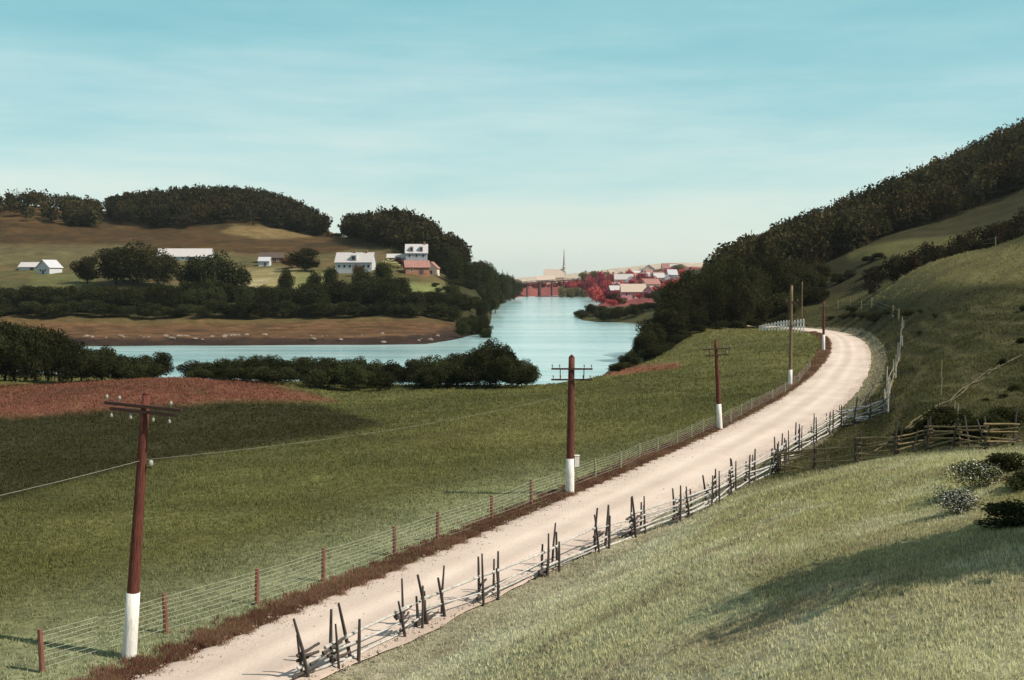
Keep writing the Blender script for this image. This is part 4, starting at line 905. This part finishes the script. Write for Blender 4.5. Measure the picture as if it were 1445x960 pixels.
# white railing at the bend
def white_railing():
    A = np.array(at(1072, 466, 248)); B = np.array(at(1098, 460, 240)); D = np.array(at(1134, 462, 236))
    L = [A, A * .5 + B * .5, B, B * .66 + D * .34, B * .34 + D * .66, D]
    for p in L: p[2] = Hs(p[0], p[1])
    tops = [at(1072, 460, L[0][1])[2], at(1085, 457, L[1][1])[2], at(1098, 453.5, L[2][1])[2], at(1110, 452, L[3][1])[2], at(1122, 452, L[4][1])[2], at(1134, 450, L[5][1])[2]]
    o = L[0]; root = thing('white_railing', 'white painted railing at the bend of the road', 'railing', tuple(o)); n = 14; allp = []
    for i in range(5):
        for k in range(3 if i < 4 else 4):
            t = k / 3; allp.append((L[i] * (1 - t) + L[i + 1] * t, tops[i] * (1 - t) + tops[i + 1] * t))
    for p, zt in allp:
        b = p - o; mb = MB(); z0 = Hs(p[0], p[1]) - p[2]; h = max(zt - p[2], 1.0)
        mb.box(b[0], b[1], b[2] + h / 2 - .3, .24, .24, h + .6); mb.build('post', M['whitewash'], root)
    for f, w in ((.80, .34), (.42, .30)):
        mb = MB()
        for (p, zt), (p2, zt2) in zip(allp[:-1], allp[1:]):
            h, h2 = max(zt - p[2], 1), max(zt2 - p2[2], 1)
            a = p - o + [0, -.16, h * f]; b = p2 - o + [0, -.16, h2 * f]
            mb.add([a + [0, 0, -w / 2], b + [0, 0, -w / 2], b + [0, 0, w / 2], a + [0, 0, w / 2], a + [0, .06, -w / 2], b + [0, .06, -w / 2], b + [0, .06, w / 2], a + [0, .06, w / 2]], [(0, 1, 2, 3), (7, 6, 5, 4), (3, 2, 6, 7), (0, 4, 5, 1)])
        mb.build('board', M['whitewash'], root)
white_railing()
# loose stick in the foreground grass
ga, gb = np.array(ground(1062, 797)), np.array(ground(1110, 757)); gb[2] += .12
mb = MB(); mb.tube([ga + [0, 0, .05], (ga + gb) / 2 + [0, 0, .12], gb + [0, 0, .05]], [.022, .02, .012], 6); tag(mb.build('stick', M['stick']), 'thin grey stick lying in the bleached foreground grass', 'stick')

# ------------------------------------------------------------------ buildings
def house(name, label, cat, px, pyb, d, wpx, hpx, rpx, dep, rz=0.0, wall='white_wall', roof='pale_roof', axis='x', wins=(), door=None, chim=(), dormers=0, over=.5, group=None):
    """wpx, hpx, rpx: width, eaves height and roof height in frame units at distance d; dep: depth in metres; axis: ridge direction"""
    k = d / F; w, h, rh = wpx * k, hpx * k, rpx * k
    p = at(px, pyb, d + dep / 2); g = p[2]
    g = min(max(g, Hs(p[0], p[1]) - .6), Hs(p[0], p[1]) + 2.0)
    o = thing(name, label, cat, (p[0], p[1], g), rz, group); hw, hd = w / 2, dep / 2
    mb = MB()
    if axis == 'x':
        sec = [(-hd, -3), (hd, -3), (hd, h), (0, h + rh - .05), (-hd, h)]; v = [(sx * hw, a, b) for sx in (-1, 1) for a, b in sec]
    else:
        sec = [(-hw, -3), (hw, -3), (hw, h), (0, h + rh - .05), (-hw, h)]; v = [(a, sy * hd, b) for sy in (-1, 1) for a, b in sec]
    mb.add(v, [(0, 1, 2, 3, 4), (9, 8, 7, 6, 5)] + [(i, i + 5, (i + 1) % 5 + 5, (i + 1) % 5) for i in range(5)]); mb.build('wall', M[wall], o)
    mb = MB(); t = .18
    H_, L_ = (hd, hw) if axis == 'x' else (hw, hd)
    for s in (-1, 1):
        e0 = (s * (H_ + over), h - rh / H_ * over + .02); r0 = (0, h + rh + .02)
        P = []
        for l in (-1, 1):
            for (a, b) in (e0, r0, (r0[0], r0[1] + t), (e0[0], e0[1] + t)):
                P.append((l * (L_ + over), a, b) if axis == 'x' else (a, l * (L_ + over), b))
        mb.add(P, [(0, 1, 2, 3), (7, 6, 5, 4), (0, 4, 5, 1), (3, 2, 6, 7), (0, 3, 7, 4)])
    rf = mb.build('roof', M[roof], o)
    for (cx,) in chim:
        mb = MB(); mb.box(cx * hw if axis == 'x' else 0, 0 if axis == 'x' else cx * hd, h + rh + .5, 1.1, .9, 2.0); mb.build('chimney', M['brick'], rf)
    for i in range(dormers):
        cx = ((i + .5) / dormers - .5) * w * .9; mb = MB(); dy = -hd * .62; mb.box(cx, dy, h + rh * .42, w * .17, hd * .7, rh * .62)
        mb.mi = 0; dm = mb.build('dormer', M[wall], rf)
        mb = MB(); mb.box(cx, dy - hd * .36, h + rh * .42, w * .10, .1, rh * .4); mb.build('dormer_window', M['pane'], rf)
    for (u, z0, ww, wh) in wins:
        mb = MB(); mb.box(u * hw, -hd - .03, h * z0, ww, .10, wh); wn = mb.build('window', M['pane'], o)
        mb = MB()
        for (bx, bz, bw_, bh) in ((0, wh / 2 + .07, ww + .28, .14), (0, -wh / 2 - .07, ww + .28, .14), (-ww / 2 - .07, 0, .14, wh), (ww / 2 + .07, 0, .14, wh)):
            mb.box(u * hw + bx, -hd - .05, h * z0 + bz, bw_, .12, bh)
        mb.build('frame', M['whitewash'], wn)
    if door:
        u, ww, wh = door; mb = MB(); mb.box(u * hw, -hd - .05, wh / 2, ww, .12, wh); mb.build('door', M['door'], o)
    return o
house('small_house', 'small white gabled house at the left edge of the far village', 'house', 70, 390, 540, 25, 10, 10, 8, math.radians(-25), 'white_wall', 'grey_roof', 'y', wins=[(-.4, .55, 1, 1.3), (.35, .55, 1, 1.3)], door=(0, 1.2, 2.2))
house('shed', 'low white shed with pale roof behind the small gabled house', 'shed', 46, 382, 565, 30, 5, 6, 7, 0, 'white_wall', 'pale_roof', 'x', door=(.2, 2, 1.6))
house('barn', 'long white barn with a wide pale roof beside the great dark tree', 'barn', 262, 369, 600, 74, 5, 11, 13, math.radians(3), 'white_wall', 'pale_roof', 'x', wins=[(-.5, .5, 1.2, .9), (.0, .5, 1.2, .9), (.75, .5, 1.2, .9)], door=(.35, 3, 1.8))
house('shed', 'low brown shed with dark roof on the open slope', 'shed', 384, 375, 585, 34, 8, 7, 8, math.radians(8), 'brown_wall', 'dark_roof', 'x', wins=[(.5, .5, 1, 1)], door=(-.3, 1.6, 2.2))
house('shed', 'little white shed in front of the brown shed', 'shed', 374, 378, 572, 15, 8, 5, 5, 0, 'white_wall', 'grey_roof', 'x', door=(.2, 1.1, 2))
house('farmhouse', 'long low white house with dark windows on the village slope', 'house', 502, 386, 540, 52, 14, 13, 10, math.radians(-4), 'white_wall', 'white_wall' and 'pale_roof', 'x', wins=[(-.8, .55, 1.1, 1.4), (-.5, .55, 1.1, 1.4), (-.2, .55, 1.1, 1.4), (.55, .55, 1.3, 1.5), (.82, .55, 1.3, 1.5)], door=(.25, 1.3, 2.4), chim=((-.05,), (.6,)), dormers=1)
house('villa', 'tall two storey house with pale dormered roof near the wood', 'house', 588, 374, 570, 30, 17, 12, 10, math.radians(4), 'grey_wall', 'pale_roof', 'x', wins=[(-.65, .75, 1.1, 1.5), (.65, .75, 1.1, 1.5), (-.65, .28, 1.1, 1.5), (.65, .28, 1.1, 1.5), (0, .75, 1.1, 1.5)], door=(0, 1.3, 2.4), dormers=2, chim=((.75,),))
house('annex', 'low pale roofed annex left of the two storey house', 'shed', 560, 372, 575, 26, 6, 5, 7, math.radians(4), 'grey_wall', 'pale_roof', 'x', door=(.3, 1.2, 2))
house('barn', 'rust coloured barn with gabled roof below the two storey house', 'barn', 588, 396, 535, 34, 10, 9, 9, math.radians(12), 'rust_wall', 'rust_roof', 'x', door=(.3, 2.2, 2.6), wins=[(-.5, .55, 1, 1)])
house('shed', 'small pale gabled shed at the right end of the rust coloured barn', 'shed', 610, 393, 548, 17, 10, 8, 7, math.radians(-8), 'cream_wall', 'rust_roof', 'y', door=(0, 1.4, 2.2))

# town
TH_ = [(880, 391, 1100, 26, 8, 7, 'cream_wall', 'pale_roof', 'x', 'cream house with a pale roof among the red trees, upper middle of the far town'),
       (893, 421, 760, 34, 10, 10, 'pink_wall', 'cream_roof', 'x', 'long pink house nearest the river in the far town'),
       (872, 404, 930, 18, 7, 6, 'pink_wall', 'pale_roof', 'y', 'small pink gabled house left of centre in the far town'),
       (918, 408, 880, 22, 8, 8, 'pink_wall', 'rust_roof', 'x', 'pink house with rusty roof above the long pink house'),
       (948, 424, 640, 13, 8, 7, 'white_wall', 'grey_roof', 'y', 'small white house peeping between dark trees right of the point'),
       (915, 386, 1350, 16, 8, 6, 'cream_wall', 'cream_roof', 'y', 'cream gabled house high on the right of the far town'),
       (836, 385, 1450, 20, 6, 5, 'cream_wall', 'cream_roof', 'x', 'cream house right of the church'),
       (945, 384, 1400, 22, 6, 6, 'cream_wall', 'rust_roof', 'x', 'cream house with rusty roof at the far right of the town'),
       (862, 396, 1000, 12, 6, 5, 'pink_wall', 'pale_roof', 'x', 'tiny pink house with pale roof left of the upper middle town house'),
       (902, 393, 1180, 13, 6, 5, 'white_wall', 'pale_roof', 'y', 'tiny white gabled house above the middle of the far town'),
       (929, 396, 1050, 14, 6, 6, 'cream_wall', 'pale_roof', 'x', 'small cream house among the red trees at right of the far town'),
       (868, 413, 800, 16, 8, 6, 'rust_wall', 'pale_roof', 'x', 'rust walled house beside the left end of the long pink house'),
       (915, 419, 740, 14, 9, 7, 'pink_wall', 'rust_roof', 'y', 'pink gabled house touching the right end of the long pink house'),
       (846, 399, 1060, 11, 6, 5, 'white_wall', 'rust_roof', 'y', 'tiny white house with rusty roof at the left edge of the red trees'),
       (824, 391, 1440, 14, 6, 4, 'cream_wall', 'pale_roof', 'y', 'small cream gabled house between the church and the skyline trees'),
       (856, 388, 1420, 16, 7, 6, 'pink_wall', 'cream_roof', 'x', 'pale pink house on the skyline left of the red trees')]
for (px, pyb, d, w, h, rh, wl, rf, ax, lab) in TH_:
    house('town_house', lab, 'house', px, pyb, d, w, h, rh, 9 if ax == 'x' else 12, math.radians(rnd.uniform(-12, 12)), wl, rf, ax, wins=[(-.6, .55, 1.3, 1.6), (.6, .55, 1.3, 1.6)], door=(0, 1.4, 2.4), over=.6)
house('convent', 'large pale building with hipped looking roof left of the church', 'building', 770, 392, 1480, 26, 5, 6, 16, 0, 'cream_wall', 'cream_roof', 'x', wins=[(u, .5, 1.5, 2.2) for u in (-.8, -.5, -.2, .1, .4, .7)], door=(.0, 2, 3))
nh = 0
for k in range(60):
    px = rnd.uniform(842, 955); d = 800 * (1400 / 800) ** rnd.random(); X_ = col_x(px, d); g_ = Hs(X_, d)
    if river_sd(np.array([X_]), np.array([d]))[0] < 25 or nh >= 18: continue
    nh += 1
    wl, rf, lab, gr = rnd.choice((('pink_wall', 'pale_roof', 'small pink house with a pale roof among the red trees of the far town', 'small pink houses of the far town'), ('cream_wall', 'rust_roof', 'small cream house with a rusty roof among the red trees of the far town', 'small cream houses of the far town'), ('white_wall', 'grey_roof', 'small white house with a grey roof among the red trees of the far town', 'small white houses of the far town')))
    kk = F / d
    house('town_house', lab, 'house', px, HOR - (g_ + 1.0 - CAMZ) * kk, d, rnd.uniform(8, 13) * kk, rnd.uniform(4.5, 6.5) * kk, rnd.uniform(3, 5) * kk, 9, math.radians(rnd.uniform(-25, 25)), wl, rf, rnd.choice('xy'), wins=[(-.55, .55, 1.2, 1.5), (.55, .55, 1.2, 1.5)], door=(0, 1.3, 2.3), over=.5, group=gr)
def church():
    d = 1500; k = d / F; p = at(792, 391, d); g = Hs(p[0], p[1]); zb = max(p[2] - 1, g - 1); o = thing('church', 'pale church with a tall slender spire in the far town', 'church', (p[0], p[1], min(zb, g)))
    base = o.location.z; zt = at(796, 351, d)[2] - base
    mb = MB(); hw, L, h, rh = 8, 24, 10, 11
    sec = [(-hw, -2), (hw, -2), (hw, h), (0, h + rh), (-hw, h)]; v = [(x, a, b) for x in (-L, 4) for a, b in sec]
    mb.add(v, [(0, 1, 2, 3, 4), (9, 8, 7, 6, 5)] + [(i, i + 5, (i + 1) % 5 + 5, (i + 1) % 5) for i in range(5)]); mb.build('nave', M['cream_wall'], o)
    mb = MB()
    for s in (-1, 1): mb.add([(-L - .4, s * (hw + .5), h - .4), (4.4, s * (hw + .5), h - .4), (4.4, 0, h + rh + .3), (-L - .4, 0, h + rh + .3), (-L - .4, s * (hw + .5), h - .1), (4.4, s * (hw + .5), h - .1), (4.4, 0, h + rh + .7), (-L - .4, 0, h + rh + .7)], [(0, 1, 2, 3), (4, 5, 6, 7), (0, 1, 5, 4), (1, 2, 6, 5), (3, 0, 4, 7)])
    mb.build('nave_roof', M['cream_roof'], o)
    ht = zt * .36
    mb = MB(); mb.box(4, 0, ht / 2 - 1, 5.2, 5.2, ht + 2); tw = mb.build('tower', M['cream_wall'], o)
    mb = MB(); mb.box(4, -2.65, ht * .8, 1.4, .2, 2.6); mb.build('belfry_window', M['pane'], tw)
    mb = MB(); mb.lathe([(3.4, ht), (2.9, ht + 1.5), (2.4, ht + 2), (2.3, ht + 6), (2.7, ht + 6.2), (1.7, ht + 8), (.9, zt * .8), (.3, zt)], 8, (4, 0, 0)); mb.build('spire', M['spire'], o)
church()
# bridge
def bridge():
    A = np.array(at(716, 401, 1235)); B = np.array(at(812, 394, 1300)); zd = [A[2], B[2]]
    o = A.copy(); root = thing('bridge', 'dark red timber bridge crossing the far end of the river', 'bridge', tuple(o)); v = B - A; n = 8
    def beam(name, off0, off1, th, wd, m, y=0):
        mb = MB(); a = np.array([0, y, off0]); b = v + np.array([0, y, off1])
        mb.add([a + [0, -wd / 2, 0], b + [0, -wd / 2, 0], b + [0, wd / 2, 0], a + [0, wd / 2, 0], a + [0, -wd / 2, th], b + [0, -wd / 2, th], b + [0, wd / 2, th], a + [0, wd / 2, th]], [(0, 3, 2, 1), (4, 5, 6, 7), (0, 1, 5, 4), (2, 3, 7, 6), (1, 2, 6, 5), (3, 0, 4, 7)])
        mb.build(name, M[m], root)
    beam('deck', -1.6, -1.6, 1.7, 7, 'bridge'); beam('railing', 1.0, 1.0, .5, .3, 'bridge', -3.4); beam('railing', 1.0, 1.0, .5, .3, 'bridge', 3.4)
    for i in range(13):
        for y in (-3.4, 3.4):
            t = (i + .5) / 13; q = v * t; mb = MB(); mb.box(q[0], q[1] + y, q[2] + .6, .35, .3, .9); mb.build('railing_post', M['bridge'], root)
    for t, w in ((.1, 1.3), (.28, 1.3), (.46, 2.4), (.64, 1.3), (.82, 1.3)):
        q = v * t; zb = ZW - 2 - o[2]; mb = MB(); mb.lathe([(w, zb), (w * .75, q[2] - 1.25)], 10, (q[0], q[1], 0)); mb.build('pier', M['pier'], root)
bridge()
# low rocky islet under the bridge and shore rocks
def rock_mesh(seed, n=2):
    import bmesh
    bm = bmesh.new(); bmesh.ops.create_icosphere(bm, subdivisions=n, radius=.5); r = random.Random(seed)
    from mathutils import noise
    for q in bm.verts: q.co *= 1 + .5 * noise.noise(q.co * 2.2 + Vector((seed * 3.1, 0, 0)))
    me = bpy.data.meshes.new('rock'); bm.to_mesh(me); bm.free(); me.materials.append(M['rock']); return me
RK = [rock_mesh(s) for s in range(5)]
ip = on_z(772, 418.5, ZW); io = link('islet', rock_mesh(9, 3)); io.location = (ip[0], ip[1] - 20, ZW); io.scale = (26, 30, 2.6); tag(io, 'low dark rocky islet in the river just before the bridge', 'islet'); io.data.materials[0] = M['bridge']
for i in range(46):
    px = rnd.uniform(40, 640); x_, y_, _ = on_z(px, 486 - rnd.uniform(0, 7) - (np.interp(px, [600, 640], [0, 5]) if px > 600 else 0), ZW)
    s = rnd.uniform(.5, 1.7); o = link('shore_rock', RK[i % 5]); o.location = (x_, y_, Hs(x_, y_) + .1 * s); o.scale = (s * rnd.uniform(1, 2), s, s * .7); o.rotation_euler = (0, 0, rnd.uniform(0, 6)); tag(o, 'pale boulder on the dark far shore of the river', 'rock', 'boulders along the far shore')

# ------------------------------------------------------------------ shade tree just outside the right edge
SUN_AZ = math.radians(106)     # direction towards the sun, clockwise from the view axis
SUN_EL = math.radians(47)
for (tx, ty, hgt, wd, lab) in ((1322, 770, 7.4, 4.8, 'slender tree beyond the right edge casting the shadow on the foreground grass'), (1480, 768, 8.8, 6.6, 'taller tree beyond the right edge, uphill of the slender one')):
    g_ = ground(tx, ty); L_ = 0.0
    for _ in range(12):
        X_, Y_ = g_[0] + math.sin(SUN_AZ) * L_, g_[1] + math.cos(SUN_AZ) * L_
        L_ = (Hs(X_, Y_) + hgt * .62 - g_[2]) / math.tan(SUN_EL)
    st = thing('shade_tree', lab, 'tree', (X_, Y_, Hs(X_, Y_) - .1)); st.scale = (wd, wd, hgt)
    link('trunk', TRUNKS[0], st); link('crown', TR['tree'][1], st)

# ------------------------------------------------------------------ sky, sun, camera
w = bpy.data.worlds.new('World'); sc.world = w; w.use_nodes = True; nt = w.node_tree; bg = nt.nodes['Background']
sky = node(nt, 'ShaderNodeTexSky', sky_type='NISHITA'); sky.sun_disc = False; sky.sun_elevation = SUN_EL; sky.sun_rotation = SUN_AZ; sky.air_density = 1.0; sky.dust_density = 1.2; sky.ozone_density = 1.0
tc = node(nt, 'ShaderNodeTexCoord'); sp = node(nt, 'ShaderNodeSeparateXYZ'); nt.links.new(tc.outputs['Generated'], sp.inputs[0])
# pale air low down, teal above
mp = node(nt, 'ShaderNodeMapping'); mp.inputs['Scale'].default_value = (2.0, 2.0, 16.0); nt.links.new(tc.outputs['Generated'], mp.inputs[0])
nz = node(nt, 'ShaderNodeTexNoise', Scale=1.2, Detail=8.0, Roughness=0.6); nt.links.new(mp.outputs[0], nz.inputs['Vector'])
nm = node(nt, 'ShaderNodeMapRange'); nm.inputs['To Min'].default_value = -.15; nm.inputs['To Max'].default_value = .13; nt.links.new(nz.outputs['Fac'], nm.inputs['Value'])
ad = node(nt, 'ShaderNodeMath', operation='ADD'); nt.links.new(sp.outputs['Z'], ad.inputs[0]); nt.links.new(nm.outputs[0], ad.inputs[1])
rp = node(nt, 'ShaderNodeValToRGB'); cr = rp.color_ramp
for p_, c_ in ((0.0, (6.6, 7.3, 6.6)), (0.05, (6.0, 7.1, 6.5)), (0.11, (4.5, 6.5, 6.3)), (0.18, (2.7, 5.4, 5.6)), (0.26, (1.8, 4.6, 5.0)), (0.55, (2.7, 3.5, 3.8))):
    el = cr.elements.new(p_) if p_ not in (0.0,) else cr.elements[0]
    el.position = p_; el.color = tuple(v / 10 for v in c_) + (1,)
cr.elements.remove(cr.elements[-1]); nt.links.new(ad.outputs[0], rp.inputs[0])
sc_ = node(nt, 'ShaderNodeVectorMath', operation='SCALE'); sc_.inputs['Scale'].default_value = 10.0; nt.links.new(rp.outputs[0], sc_.inputs[0])
m2 = node(nt, 'ShaderNodeMix', data_type='RGBA'); m2.inputs[0].default_value = 0.78; nt.links.new(sky.outputs[0], m2.inputs[6]); nt.links.new(sc_.outputs[0], m2.inputs[7])
nt.links.new(m2.outputs[2], bg.inputs[0]); bg.inputs[1].default_value = 0.10
sl = bpy.data.lights.new('sun', 'SUN'); sl.energy = 4.6; sl.angle = math.radians(0.53); sl.color = (1, .93, .80)
so = bpy.data.objects.new('sun', sl); C.objects.link(so)
dirv = Vector((math.sin(SUN_AZ) * math.cos(SUN_EL), math.cos(SUN_AZ) * math.cos(SUN_EL), math.sin(SUN_EL)))
so.rotation_euler = dirv.to_track_quat('Z', 'Y').to_euler(); so.location = (60, 0, 80)
cam = bpy.data.cameras.new('camera'); co = bpy.data.objects.new('camera', cam); C.objects.link(co); sc.camera = co
co.location = (0, 0, CAMZ); co.rotation_euler = (math.pi / 2 - TH, 0, 0); cam.sensor_width = 36; cam.lens = 36 * F / 1445; cam.clip_start = .1; cam.clip_end = 30000
sc.view_settings.view_transform = 'Standard'; sc.view_settings.look = 'None'; sc.view_settings.exposure = 0.35; sc.view_settings.gamma = 1; sc.view_settings.use_curve_mapping = False
sc.cycles.max_bounces = 6; sc.cycles.transparent_max_bounces = 8

# ------------------------------------------------------------------ air
hm = bpy.data.materials.new('air'); hm.use_nodes = True; hn = hm.node_tree; hn.nodes.remove(hn.nodes['Principled BSDF'])
pv = node(hn, 'ShaderNodeVolumePrincipled'); pv.inputs['Color'].default_value = (.84, .90, .87, 1); pv.inputs['Density'].default_value = 0.000042; pv.inputs['Anisotropy'].default_value = .2
hn.links.new(pv.outputs[0], hn.nodes['Material Output'].inputs['Volume'])
mb = MB(); mb.box(0, 0, 65, 19000, 19000, 155); hz = mb.build('haze', hm); hz['kind'] = 'stuff'
